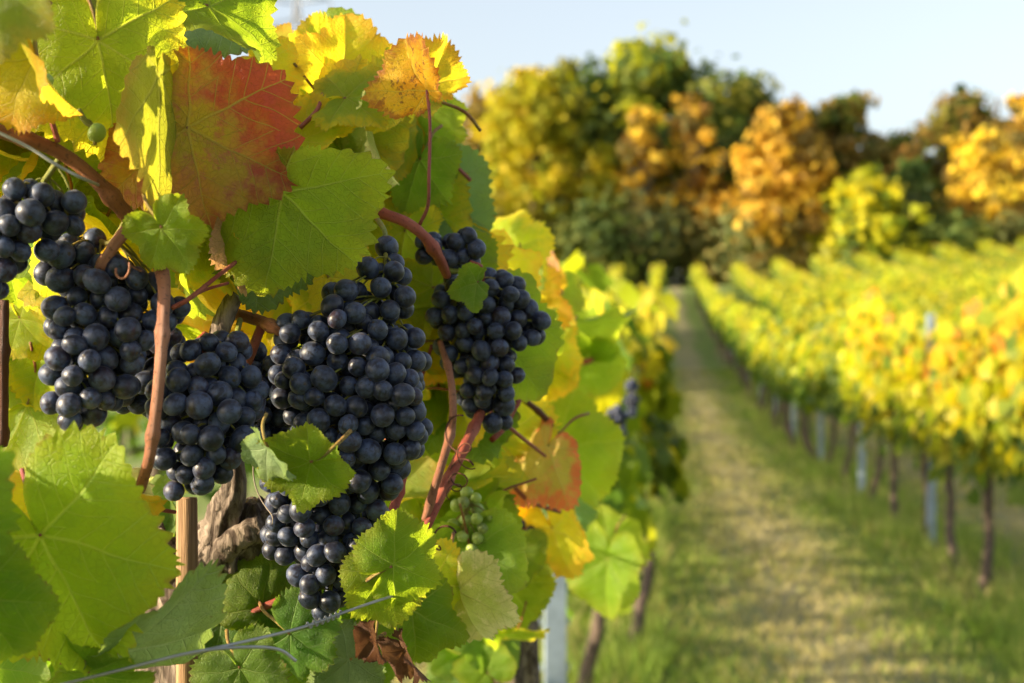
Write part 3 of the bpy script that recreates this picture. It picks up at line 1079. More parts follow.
hero(A, 392, 566, .87, 30, 62, 'bright', roll=12, pitch=8, label='bright green leaf right of the hanging tail of grapes', lob=.35, wave=.11, teeth=.06, nr=22)
hero(A, 384, 574, .88, -72, 62, 'bright', roll=-22, lob=.4, wave=.1, pet=False)
# --- bottom left
hero(A, 41, 536, .73, -66, 156, 'bright', roll=6, fold=.12, curl=.1, pitch=6, label='biggest green leaf with red veins at the junction, bottom left', lob=.45, wave=.06, cup=.06, droop=.05,
     nr=26, na=240, pet=[(30, 500, .74), (22, 470, .77)], petmat=M_PETR)
hero(A, 74, 528, .77, 88, 96, 'pale', roll=58, fold=.55, label='pale leaf folded upright behind the biggest green leaf', lob=.4)
hero(A, 112, 498, .78, -48, 74, 'yellow', roll=30, lob=.5)
hero(A, 42, 515, .78, 120, 60, 'yellow', roll=20, pet=False)
hero(A, -22, 596, .68, -62, 88, 'green', roll=-10, lob=.3, label='green leaf in the bottom left corner')
hero(A, 118, 652, .76, 29, 128, 'grey', roll=68, pitch=4, label='grey-green leaf tilted edge-up below the wooden stake', lob=.25, fold=.12, curl=.05, droop=.05, wave=.06, bl=.4, br=.4)
hero(A, 222, 606, .96, 22, 96, 'deep', roll=-10, pitch=8, label='dark green leaf behind the grape tail', lob=.5)
hero(A, 262, 606, .95, 78, 62, 'green', roll=18, lob=.5, pet=False)
hero(A, 290, 634, .93, -35, 62, 'deep', roll=12)
hero(A, 350, 660, .95, -140, 56, 'grey', roll=20)
hero(A, 90, 672, .75, -20, 70, 'green', roll=35)
hero(A, 240, 668, .9, -60, 62, 'deep', roll=10)
hero(A, 330, 612, 1.0, -50, 60, 'green', roll=-14)
hero(A, 412, 610, 1.0, -80, 72, 'green', roll=-25)
hero(A, 458, 590, 1.03, -74, 72, 'pale', roll=24, label='pale yellowing leaf with bleached patches', lob=.6)
hero(A, 430, 584, 1.02, -60, 66, 'yg', roll=-30, pet=False)
hero(A, 376, 636, .93, -82, 34, 'dry', roll=45, fold=.7, curl=.8, wave=.25, label='dried brown crumpled leaf, the smaller one', teeth=.1)
hero(A, 404, 650, .92, -62, 44, 'dry', roll=20, fold=.7, curl=1.0, wave=.3, label='dried brown crumpled leaf, the larger one', teeth=.1)
# --- second vine
hero(B, 492, 440, 1.36, -84, 86, 'yg', roll=12, lob=.4)
hero(B, 548, 446, 1.32, -122, 76, 'rededge', roll=44, label='blurred yellowish leaf with a red margin', lob=.25, bl=.6, br=.6)
hero(B, 556, 452, 1.66, -42, 86, 'bright', roll=-10, lob=.3)
hero(B, 548, 508, 1.6, -55, 56, 'blue', roll=14)
hero(B, 552, 528, 1.5, -70, 62, 'yellow', roll=22)
hero(B, 520, 552, 1.42, -85, 40, 'green', roll=0)
hero(B, 606, 542, 2.1, -20, 48, 'bright', roll=-12, lob=.5)
hero(B, 608, 560, 1.9, -98, 64, 'bright', roll=36, lob=.3)
hero(B, 500, 606, 1.6, -85, 56, 'bright', roll=-20)
hero(B, 500, 252, 1.45, 12, 62, 'yg', roll=-18, pitch=-20, lob=.4, label='yellow-green leaf right above the right-hand bunch')
hero(B, 500, 262, 1.4, -40, 52, 'yellow', roll=24)
hero(B, 546, 264, 1.6, -70, 36, 'pink', roll=35)
hero(B, 572, 324, 1.85, 2, 72, 'bright', roll=66, lob=.3, bl=.7, br=.7)
hero(B, 588, 360, 1.9, -20, 46, 'bright', roll=30, lob=.4)
hero(B, 540, 345, 1.55, -70, 60, 'yg', roll=10, lob=.4)
hero(B, 520, 300, 1.5, -20, 60, 'yellow', roll=-20)
hero(B, 470, 470, 1.25, -100, 60, 'yg', roll=20)

# ------------------------------------------------------------------ filling leaves behind the hero ones, and unseen ones added for shade
def fill_zone(mb, px, py, rx, ry, d0, d1, n, mats, names, seed, smin=.036, smax=.066):
    r = np.random.default_rng(seed)
    for i in range(n):
        a, k = r.random() * 6.283, math.sqrt(r.random())
        x, y = px + math.cos(a) * k * rx, py + math.sin(a) * k * ry
        d = d0 + (d1 - d0) * r.random()
        o = at(x, y, d)
        M = leaf_frame(x, y, d, -80 + 55 * r.standard_normal(), 48 * r.standard_normal(), 34 * r.standard_normal())
        if r.random() < .3:
            M[:, 2] *= -1
            M[:, 0] *= -1
        P, tr, q, uv, edge = leaf_shape(r, nr=8, na=100, lob=r.random() * .8, fold=.4 * r.random(), cup=.1 + .1 * r.random(), wave=.11, droop=.4 * r.random(), curl=.9 * (r.random() - .5))
        s = smin + (smax - smin) * r.random()
        m = names.index(mats[int(r.random() * len(mats))])
        mb.add((P * s) @ M.T + o, tr, q, mat=m, uv=uv, edge=edge, rnd=float(r.random()))
        # its stalk
        st = smooth_path([o, o - M[:, 1] * s * .4 - M[:, 2] * s * .1, o - M[:, 1] * s * .8 - M[:, 2] * s * .5], 3)
        tube(mb, st, .0011, 5, mat=len(names))


NAMES = ['green', 'bright', 'deep', 'yg', 'yellow', 'olive', 'pale', 'blue']
fa = Shift(OFFA)
Z = [
    (-160, 520, 80, 95, .62, .76, 22, ['green', 'bright'], 12),  # out of view, added to shade the biggest bottom left leaf
    (-120, 30, 90, 110, .72, .95, 26, ['yg', 'green', 'bright'], 11),  # out of view, added to cast shade on the top left leaves
    (60, 110, 120, 130, .90, 1.15, 46, ['yg', 'yg', 'yellow', 'bright', 'olive'], 1),
    (100, 215, 110, 60, .88, 1.1, 24, ['yg', 'yellow', 'bright'], 2),
    (300, 150, 100, 85, 1.02, 1.3, 56, ['yg', 'yellow', 'yg', 'bright'], 3),
    (396, 180, 24, 50, 1.2, 1.4, 12, ['green', 'yg', 'bright'], 4),
    (430, 330, 60, 90, 1.12, 1.35, 26, ['yg', 'bright', 'yellow'], 5),
    (20, 345, 60, 70, .95, 1.2, 10, ['yg', 'green'], 6),
    (90, 620, 130, 90, .95, 1.3, 26, ['green', 'deep', 'bright'], 7),
    (280, 640, 140, 70, 1.0, 1.35, 36, ['deep', 'green', 'bright', 'green'], 8),
    (250, 300, 120, 60, 1.0, 1.25, 20, ['yg', 'yellow'], 9),
    (430, 480, 60, 110, 1.1, 1.35, 26, ['bright', 'yg', 'green'], 10),
]
for z in Z:
    fill_zone(fa, *z[:8], NAMES, *z[8:])
tag(fa.build('foliage', [LM[k] for k in NAMES] + [M_PET], vineA), kind='stuff')
fb = Shift(OFFB)
Z = [
    (500, 380, 60, 110, 1.4, 1.9, 40, ['yg', 'yellow', 'bright'], 21),
    (530, 330, 40, 50, 1.6, 2.2, 16, ['yellow', 'yg', 'bright'], 22, .03, .055),
    (540, 460, 40, 80, 1.8, 2.4, 18, ['green', 'bright', 'yg'], 23, .035, .06),
    (480, 605, 38, 70, 1.4, 1.8, 24, ['green', 'bright', 'deep', 'yg'], 24, .04, .06),
    (510, 285, 34, 26, 1.5, 1.9, 12, ['yellow', 'yg', 'yellow'], 25, .03, .05),
    (592, 560, 22, 30, 1.9, 2.4, 4, ['green', 'yg'], 26, .03, .05),
]
for z in Z:
    fill_zone(fb, *z[:8], NAMES, *z[8:])
tag(fb.build('foliage', [LM[k] for k in NAMES] + [M_PET], vineB), kind='stuff')

# ------------------------------------------------------------------ wood of the two near vines
def cane(pts, mat, parent=A, seg=10, n=7, name='cane', nodes=True, label=None):
    off = OFFA if parent is vineA else OFFB
    mb = Shift(off)
    rows = []
    for x, y, d, rp in pts:
        rows.append([*at(x, y, d), rp * d / FPX])
    s = smooth_path(rows, n)
    rad = s[:, 3].copy()
    if nodes:       # swollen nodes along the shoot
        L = np.concatenate([[0], np.cumsum(np.linalg.norm(np.diff(s[:, :3], axis=0), axis=1))])
        for c in np.arange(.03, L[-1], .055):
            rad *= 1 + .38 * np.exp(-((L - c) / .004) ** 2)
    tube(mb, s[:, :3], rad, seg, noise=.05, ridges=.05)
    o = mb.build(name, mat, parent)
    if label:
        o['label'] = label
    return o


def tendril(px, py, d, r0, turns, mat, parent=A, rad=.0007, ex=40, ey=-30, seed=0):
    off = OFFA if parent is vineA else OFFB
    mb = Shift(off)
    t = np.linspace(0, 1, 60)
    a = t * turns * 6.283 + seed
    rr = r0 * d / FPX * (1 - .6 * t)
    c = at(px, py, d)
    P = c + CR[None] * ((np.cos(a) * rr) + ex * d / FPX * t)[:, None] + CU[None] * ((np.sin(a) * rr) + ey * d / FPX * t)[:, None] + CF[None] * (.012 * np.sin(a * .7))[:, None]
    tube(mb, P, np.linspace(rad, rad * .6, 60), 6)
    mb.build('tendril', mat, parent)


cane([(-30, 118, .74, 7), (0, 131, .75, 7), (45, 145, .76, 7), (76, 163, .77, 7), (104, 188, .78, 7.5), (126, 214, .79, 8), (136, 224, .80, 8), (160, 240, .86, 7)], M_CANE,
     label='thick brown cane arching in from the left edge', n=9, seg=14)
cane([(134, 222, .795, 7), (118, 240, .79, 6), (104, 262, .79, 5.5), (92, 285, .80, 4)], M_CANEP)
cane([(146, 222, .82, 5), (154, 240, .81, 6.5), (160, 262, .80, 8), (164, 285, .785, 6.6), (163, 320, .775, 6.2), (159, 380, .77, 5.8), (152, 440, .77, 5.8), (146, 470, .775, 5.8), (131, 512, .80, 5.4), (112, 560, .86, 5)], M_CANEP, seg=16, n=9,
     label='tan pink cane running straight down in front of the grapes')
cane([(150, 232, .80, 6), (158, 250, .79, 8), (160, 268, .785, 7)], M_CANEP)
cane([(172, 308, .80, 2.5), (190, 298, .80, 2.5), (215, 278, .82, 2.2), (236, 262, .84, 2)], M_CANER, nodes=False)
cane([(186, 300, .81, 1.6), (205, 290, .82, 1.6), (228, 283, .84, 1.5)], M_CANER, nodes=False)
cane([(4, 300, .85, 5), (3, 350, .85, 5.5), (3, 400, .86, 5.5), (2, 445, .87, 6)], M_CANED)
cane([(216, 345, .88, 9), (222, 325, .88, 10), (232, 302, .88, 9), (238, 296, .88, 7)], M_BARK, nodes=False, name='spur')
cane([(236, 314, .90, 6), (262, 322, .89, 6), (282, 332, .88, 5.5), (300, 340, .92, 4)], M_CANE)
cane([(262, 325, .89, 5), (254, 345, .89, 5), (248, 362, .9, 5)], M_CANER)
cane([(205, 335, .86, 4), (196, 345, .84, 3), (205, 352, .83, 2.5)], M_CANER, nodes=False)
cane([(358, 204, 1.02, 5.5), (384, 214, .99, 5.5), (405, 222, .98, 5.5), (424, 236, .98, 5.5), (438, 256, .99, 5.5), (447, 275, 1.02, 4.5)], M_CANER,
     label='rose red cane crossing above the right-hand bunch', seg=12)
cane([(470, 262, 1.02, 2), (482, 268, 1.02, 2.2), (482, 285, 1.05, 2)], M_CANER, nodes=False)
cane([(440, 342, 1.06, 3), (450, 375, 1.03, 3.6), (453, 410, 1.02, 4), (450, 435, 1.02, 4.2), (440, 470, 1.0, 4.2), (425, 520, 1.0, 4)], M_CANEP)
cane([(482, 410, 1.08, 5), (468, 440, 1.04, 5.5), (448, 480, 1.02, 5.5), (428, 522, 1.0, 5.5), (416, 548, 1.0, 5)], M_CANER, seg=12,
     label='dark rose cane slanting down below the right-hand bunch')
cane([(525, 378, 1.2, 3), (518, 400, 1.18, 3), (506, 425, 1.16, 3), (492, 440, 1.14, 3)], M_CANER)
cane([(490, 410, 1.1, 2), (515, 432, 1.14, 2), (535, 448, 1.25, 1.8), (545, 456, 1.3, 1.6)], M_PETR, nodes=False)
cane([(522, 398, 1.3, 3), (545, 418, 1.33, 3), (575, 458, 1.38, 3)], M_CANED)
cane([(385, 470, 1.0, 6), (392, 440, 1.02, 6), (398, 410, 1.04, 6)], M_CANER)
cane([(250, 612, .95, 4), (300, 592, .95, 4.5), (345, 566, .95, 4.5), (388, 520, .97, 5), (404, 470, 1.0, 5)], M_CANER)
cane([(470, 563, 1.5, 4.5), (500, 556, 1.48, 4.5), (536, 547, 1.46, 4.5)], M_CANER, parent=B)
cane([(118, 500, .86, 2.2), (150, 508, .86, 2.2), (175, 512, .88, 2)], M_CANER, nodes=False)
cane([(0, 98, .75, 1.8), (14, 82, .75, 1.8), (26, 67, .75, 1.6)], M_PETR, nodes=False)
cane([(25, 60, .74, 1.5), (45, 100, .75, 2.6), (52, 122, .755, 2.8), (58, 142, .76, 3)], M_PETR, nodes=False)
cane([(573, 364, 1.9, 3), (590, 360, 1.9, 3), (596, 350, 1.9, 3)], M_PETR, parent=B, nodes=False)
cane([(535, 552, 1.5, 2), (575, 545, 1.9, 2), (612, 530, 2.3, 2)], M_CANER, parent=B, nodes=False)
cane([(404, 405, 1.08, 2.2), (420, 380, 1.08, 2.2), (432, 345, 1.09, 2)], M_CANER, nodes=False)
cane([(330, 560, .99, 2.5), (352, 588, .97, 2.5), (372, 600, .96, 2.2)], M_CANER, nodes=False)
cane([(500, 470, 1.3, 2.2), (528, 500, 1.32, 2.2), (560, 512, 1.36, 2)], M_CANER, nodes=False)
cane([(470, 180, 1.18, 2), (452, 160, 1.16, 2), (440, 130, 1.16, 1.8)], M_PETR, nodes=False)
cane([(300, 128, 1.0, 2.4), (318, 108, 1.0, 2.2), (326, 80, 1.02, 2)], M_PETR, nodes=False)
tendril(118, 272, .77, 9, 1.2, M_CANEP, ex=22, ey=4, rad=.0008, seed=2.6)
tendril(455, 428, 1.0, 14, 1.8, M_CANED, ex=14, ey=-40, rad=.0007, seed=1.0)
tendril(462, 470, 1.01, 12, 2.6, M_CANED, ex=-10, ey=-24, rad=.0007, seed=.4)
tendril(446, 535, 1.0, 10, 1.4, M_CANED, ex=-16, ey=-14, rad=.0008, seed=.2)
tendril(150, 235, .79, 7, 1.1, M_CANED, ex=6, ey=-22, rad=.0005, seed=4)
tendril(258, 465, .88, 12, .8, M_PALEBARK, ex=14, ey=-60, rad=.0005, seed=2)


def gnarled(parent, spec, name, mat, seed, seg=26):
    """Old wood: overlapping knotted limbs in one mesh with fissured ridges."""
    off = OFFA if parent is vineA else OFFB
    r = np.random.default_rng(seed)
    mb = Shift(off)
    for pts in spec:
        rows = [[*p[:3], p[3]] for p in pts]
        s = smooth_path(rows, 10)
        rad = s[:, 3] * (1 + .09 * np.sin(np.linspace(0, 11, len(s)) + seed) + .03 * r.standard_normal(len(s)))
        tube(mb, s[:, :3], rad, 40, noise=.07, ridges=.30, rng=r)
    return mb.build(name, mat, parent)


def w3(px, py, d, rp):
    return (*at(px, py, d), rp * d / FPX)


tb = at(190, 660, .99)
gnarled(A, [
    [(tb[0] - .02, tb[1] + .03, -.02, .034), (tb[0] - .03, tb[1] + .02, .35, .027), (tb[0] + .01, tb[1], .8, .024), w3(186, 680, .985, 36), w3(190, 610, .98, 34), w3(212, 560, .975, 36), w3(240, 534, .965, 30), w3(268, 520, .96, 20)],
    [w3(200, 600, .97, 30), w3(176, 565, .965, 24), w3(160, 545, .96, 15), w3(150, 532, .955, 13)],
    [w3(215, 560, .965, 26), w3(225, 515, .955, 16), w3(236, 480, .95, 10), w3(228, 400, .95, 8), w3(220, 345, .90, 8)],
    [w3(236, 536, .965, 24), w3(276, 520, .97, 22), w3(300, 500, 1.0, 14), w3(350, 480, 1.05, 9)],
], 'trunk', M_BARK, 3)
b2 = at(512, 600, 1.62)
gnarled(B, [
    [(b2[0], b2[1] + .02, -.02, .035), (b2[0] + .02, b2[1], .5, .028), w3(512, 640, 1.62, 26), w3(508, 580, 1.6, 26), w3(515, 545, 1.58, 24), w3(530, 525, 1.57, 16)],
    [w3(508, 560, 1.59, 22), w3(495, 530, 1.58, 16), w3(490, 515, 1.58, 10)],
    [w3(512, 552, 1.58, 18), w3(560, 520, 1.7, 6), w3(596, 500, 2.1, 2)],
], 'trunk', M_BARK, 5)

# wooden stake beside the trunk
sk = Shift(np.zeros(3))
st = at(187, 498, .925)
tube(sk, [(st[0], st[1], z) for z in np.linspace(-.05, st[2], 30)], .0068 + .0004 * RNG.standard_normal(30), 9, noise=.04)
tag(sk.build('wooden_stake', M_WOOD), 'thin weathered wooden stake beside the gnarled trunk of the nearest vine', 'stake')

# trellis wires
def wire(pts, label, twist=False):
    mb = Shift(np.zeros(3))
    p = smooth_path([at(x, y, d) for x, y, d in pts], 10)
    tube(mb, p, .0009, 8)
    if twist:
        c = p[len(p) // 2 - 4: len(p) // 2 + 5]
        t = np.linspace(0, 40, 400)
        q = np.stack([np.interp(t, np.linspace(0, 40, len(c)), c[:, k]) for k in range(3)], 1)
        q += CR[None] * 0 + CU[None] * (np.sin(t) * .0017)[:, None] + CF[None] * (np.cos(t) * .0017)[:, None]
        tube(mb, q, .0007, 6)
    return tag(mb.build('trellis_wire', M_WIRE), label, 'wire', 'trellis wires of the left row')


wire([(-60, 105, .735), (0, 133, .74), (30, 148, .745), (62, 168, .75), (96, 184, .77), (140, 200, .9), (320, 250, 1.5)], 'grey trellis wire under the arching brown cane at the upper left')
wire([(40, 690, .735), (128, 668, .735), (180, 655, .74), (225, 646, .75), (300, 628, .80), (345, 612, .845), (380, 600, .86), (420, 588, .95), (470, 575, 1.3), (560, 520, 2.4)], 'twisted grey trellis wire crossing the trunk at the bottom', True)
wire([(190, 654, .742), (215, 649, .745), (255, 647, .76), (280, 650, .77), (296, 661, .775)], 'bent loose wire end below the dark green leaf')

# ------------------------------------------------------------------ grapes
def berry_mesh(name, mat, r, squash=1.06, wrinkle=0.0):
    mb = MB()
    nu, nv = 28, 18
    u = np.arange(nu) / nu * 2 * math.pi
    v = np.linspace(0, math.pi, nv + 1)[1:-1]
    V, U = np.meshgrid(v, u, indexing='ij')
    ph = r.random(4) * 6
    rad = 1 + .02 * np.sin(2 * U + ph[0]) * np.sin(V) + .015 * np.sin(3 * U + ph[1] + V * 2)
    if wrinkle:
        rad += wrinkle * np.sin(5 * U + 3 * V + ph[2]) * np.sin(V) + wrinkle * .7 * np.sin(9 * U - 4 * V)
    P = np.stack([np.cos(U) * np.sin(V) * rad, np.sin(U) * np.sin(V) * rad, np.cos(V) * squash * rad], -1).reshape(-1, 3)
    P = np.vstack([P, [0, 0, squash * .985], [0, 0, -squash * .97]])
    n = nv - 1
    i, j = np.meshgrid(np.arange(n - 1), np.arange(nu), indexing='ij')
    j2 = (j + 1) % nu
    q = np.stack([i * nu + j, (i + 1) * nu + j, (i + 1) * nu + j2, i * nu + j2], -1).reshape(-1, 4)
    jj = np.arange(nu)
    t = np.vstack([np.stack([np.full(nu, n * nu), jj, (jj + 1) % nu], 1),
                   np.stack([np.full(nu, n * nu + 1), (n - 1) * nu + (jj + 1) % nu, (n - 1) * nu + jj], 1)])
    mb.add(P * .0072, t, q)
    return mb.mesh(name, mat)


rb = np.random.default_rng(11)
BM = [berry_mesh('grape', M_GRAPE, rb, s) for s in (1.02, 1.06, 1.10)]
BG = [berry_mesh('green_grape', M_GREENB, rb, 1.05)]
BR = [berry_mesh('shrivelled_grape', M_RAISIN, rb, 1.05, .07)]


def bunch(env, label, seed, meshes=BM, maxn=96, rr=.0069, group='ripe grape bunches on the nearest vine', name='grape_bunch', stem_to=None, stemmat=M_GSTEM, flat=.85, axis=None):
    """Berries packed in a union of balls (picture position, depth, radius px); axis = central stem."""
    r = np.random.default_rng(seed)
    S = [(at(x, y, d), rp * d / FPX) for x, y, d, rp in env]
    top = S[0][0] + np.array([0, 0, S[0][1]])
    root = empty(name, tuple(top), label, 'grape bunch', group)
    cand = []
    wts = np.array([s[1] ** 2 for s in S])
    wts /= wts.sum()
    for _ in range(14000):
        c, R = S[r.choice(len(S), p=wts)]
        u = r.standard_normal(3)
        u /= np.linalg.norm(u)
        cand.append(c + u * max(R - rr * .6, R * .3) * r.random() ** .22)
    cand = np.array(cand)
    # depth below the envelope (largest over the balls): outer shell first
    dep = np.max([s[1] - np.linalg.norm(cand - s[0], axis=1) for s in S], axis=0)
    tocam = cand @ CF
    acc, rad = [], []
    order = np.lexsort((r.random(len(cand)), np.round(dep / .006)))
    for mind in (1.84, 1.64):
        for k in order:
            if len(acc) >= maxn:
                break
            if dep[k] > .028 or dep[k] < rr * .3:
                continue
            rk = rr * (.84 + .26 * r.random())
            p = cand[k]
            if acc:
                dd = np.linalg.norm(np.array(acc) - p, axis=1)
                if np.any(dd < (np.array(rad) + rk) * mind / 2):
                    continue
            acc.append(p)
            rad.append(rk)
    ax = np.array([s[0] for s in S])
    zmax, zmin = max(s[0][2] for s in S), min(s[0][2] for s in S)
    # rachis and pedicels
    sb = MB()
    if axis is None:
        o = sorted(S, key=lambda s: -s[0][2])
        axp = [o[0][0], o[len(o) // 2][0], o[-1][0]] if len(o) > 2 else [o[0][0] + np.array([0, 0, .005]), o[-1][0] - np.array([0, 0, .005])]
    else:
        axp = [at(*a) for a in axis]
    pathp = smooth_path([p - top for p in axp], 8)
    if stem_to is not None:
        pathp = np.vstack([smooth_path([at(*s) - top for s in stem_to] + [pathp[0]], 6)[:-1], pathp])
    tube(sb, pathp, np.linspace(.0019, .0011, len(pathp)), 7)
    for p, rk in zip(acc, rad):
        l = p - top
        tgt = pathp[np.argmin(np.linalg.norm(pathp - l - np.array([0, 0, .012]), axis=1))]
        d = l - tgt
        mid = tgt + d * .5 + np.array([0, 0, .003])
        tube(sb, smooth_path([tgt, mid, l], 3), .00065, 5)
    sb.build('rachis', stemmat, root)
    near = np.argsort([p @ CF - .25 * abs((p - top) @ CR) for p in acc])
    hid = set(int(k) for k in near[98:])
    if hid:
        hb = MB()
        src = meshes[0]
        co = np.empty(len(src.vertices) * 3)
        src.vertices.foreach_get('co', co)
        co = co.reshape(-1, 3)
        hb_t = np.array([list(f.vertices) for f in src.polygons if len(f.vertices) == 3])
        hb_q = np.array([list(f.vertices) for f in src.polygons if len(f.vertices) == 4])
        for k in hid:
            hb.add(co * (rad[k] / .0072) + (acc[k] - top), hb_t, hb_q)
        tag(hb.build('rear_grapes', list(src.materials), root), kind='stuff')
    for i, (p, rk) in enumerate(zip(acc, rad)):
        if i in hid:
            continue
        o = bpy.data.objects.new('grape', meshes[i % len(meshes)])
        o.parent = root
        l = p - top
        o.location = tuple(l)
        tgt = pathp[np.argmin(np.linalg.norm(pathp - l, axis=1))]
        dirv = Vector(l - tgt) + Vector((0, 0, -.006))
        q = (-dirv).to_track_quat('Z', 'Y').to_euler()
        o.rotation_euler = (q.x + .5 * r.standard_normal(), q.y + .5 * r.standard_normal(), 6 * r.random())
        s = rk / .0072
        o.scale = (s * (1 + .05 * r.standard_normal()), s * (1 + .05 * r.standard_normal()), s * (1 + .05 * r.standard_normal()))
        C.objects.link(o)
    return root


G = 'ripe grape bunches on the nearest vine'
bunch([(26, 205, .76, 30), (62, 214, .77, 26), (8, 232, .76, 30), (45, 232, .77, 26), (0, 262, .77, 30), (-12, 292, .77, 26)],
      'dark grape bunch cut off by the left edge of the picture', 41, maxn=90, stem_to=[(60, 158, .77), (45, 180, .77)])
bunch([(96, 240, .80, 16), (70, 268, .80, 34), (112, 292, .80, 38), (150, 306, .81, 30), (172, 312, .82, 20), (84, 322, .80, 40), (118, 335, .80, 40), (80, 365, .79, 38), (104, 375, .80, 36), (76, 400, .79, 32), (72, 418, .79, 18)],
      'sunlit dark grape bunch tapering to a point, second from the left', 42, maxn=190, stem_to=[(128, 218, .80), (112, 242, .80)])
bunch([(232, 352, .84, 24), (205, 372, .83, 40), (232, 392, .84, 36), (184, 402, .82, 38), (212, 425, .82, 42), (180, 445, .82, 34), (205, 462, .82, 34), (186, 482, .82, 22), (240, 430, .84, 26)],
      'grape bunch hanging just right of the tan cane, above the wooden stake', 43, maxn=190, stem_to=[(240, 320, .89), (236, 338, .86)])
bunch([(262, 372, .93, 30), (282, 400, .93, 34), (262, 425, .93, 34), (150, 345, .88, 36), (140, 385, .88, 34)],
      'shaded grapes partly hidden behind the bunches left and right of them', 44, maxn=98)
bunch([(385, 244, .91, 15), (366, 262, .90, 18), (392, 272, .91, 22), (345, 300, .89, 26), (385, 300, .90, 30), (300, 340, .88, 30), (345, 338, .88, 42), (392, 350, .90, 34), (318, 385, .88, 48), (375, 395, .88, 48), (408, 370, .92, 24), (340, 425, .88, 50), (392, 430, .89, 40), (408, 450, .90, 18)],
      'largest blue-black grape bunch in the centre under the big green leaf', 45, maxn=250, stem_to=[(372, 212, .99), (384, 230, .93)])
bunch([(300, 470, .90, 38), (345, 470, .90, 46), (378, 468, .90, 34), (312, 508, .90, 46), (356, 508, .91, 38), (298, 535, .91, 36), (334, 545, .90, 40), (322, 578, .90, 32), (326, 602, .90, 23)],
      'long tapering tail of grapes hanging below the central bunch', 46, maxn=180)
bunch([(460, 300, 1.07, 30), (497, 300, 1.07, 32), (525, 325, 1.08, 24), (450, 318, 1.07, 24), (490, 335, 1.07, 38), (470, 350, 1.08, 34), (488, 375, 1.07, 34), (478, 395, 1.08, 24), (495, 412, 1.08, 22)],
      'compact grape bunch hanging freely at the right of the nearest vine', 47, maxn=170, stem_to=[(447, 270, 1.02), (470, 275, 1.04)])
bunch([(430, 250, 1.03, 19), (462, 244, 1.03, 21), (448, 258, 1.03, 18), (474, 254, 1.03, 15)],
      'small clump of grapes above the compact right-hand bunch', 48, maxn=34)
bunch([(490, 430, 1.22, 14), (494, 440, 1.22, 10)], 'few grapes peeping out below the compact right-hand bunch', 49, maxn=8)
bunch([(24, 88, .75, 12), (42, 84, .75, 12), (32, 97, .75, 12)], 'few unripe green grapes beside the folded yellow leaf', 50, meshes=BG, maxn=5, rr=.0040, group='unripe green grapes', name='unripe_grape_bunch')
bunch([(95, 136, .78, 9)], 'single unripe green grape under the big yellow-green leaf', 51, meshes=BG, maxn=1, rr=.0048, group='unripe green grapes', name='unripe_grape_bunch', stem_to=[(78, 110, .78), (86, 122, .78)])
bunch([(468, 505, 1.12, 16), (480, 520, 1.12, 16), (462, 530, 1.12, 14), (474, 540, 1.12, 14)], 'blurred unripe green bunch below the slanting rose cane', 52, meshes=BG, maxn=20, rr=.0048,
      group='unripe green grapes', name='unripe_grape_bunch')
bunch([(512, 540, 1.5, 26), (520, 565, 1.5, 26), (505, 580, 1.5, 20)], 'shrivelled dark bunch at the woody head of the second vine', 53, meshes=BR, maxn=50, rr=.0062, group='ripe grape bunches on the second vine')
bunch([(617, 418, 3.0, 12), (617, 432, 3.0, 10)], 'small blurred dark bunch deep in the left row, the lower one', 54, maxn=40, group='ripe grape bunches deep in the left row')
bunch([(632, 386, 3.3, 7), (632, 400, 3.3, 8), (633, 412, 3.3, 6)], 'small blurred dark bunch deep in the left row, the upper thin one', 55, maxn=30, group='ripe grape bunches deep in the left row')

# ------------------------------------------------------------------ vines of the rows
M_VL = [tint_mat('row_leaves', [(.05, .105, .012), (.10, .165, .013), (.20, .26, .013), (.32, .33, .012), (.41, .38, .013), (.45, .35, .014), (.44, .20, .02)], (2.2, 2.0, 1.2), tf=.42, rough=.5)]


def small_leaf(r, lob=.5):
    """Reduced vine leaf: 16 point outline as fan, folded along the midrib."""
    th = np.radians(np.array([-176, -150, -114, -84, -54, -30, -12, 0, 12, 30, 54, 84, 114, 150, 176]))
    rad = np.array([.25, .66, .84, .72, .95, .80, .95, 1.04, .95, .80, .95, .72, .84, .66, .25]) * (1 + .08 * r.standard_normal(15))
    x, y = rad * np.sin(th), rad * np.cos(th)
    z = .22 * np.abs(x) * r.random() - .22 * (x * x + y * y) * r.random() + .06 * r.standard_normal(15)
    P = np.vstack([[0, 0, 0], np.stack([x, y, z], 1)])
    j = np.arange(14)
    return P, np.stack([np.zeros(14, int), j + 2, j + 1], 1)


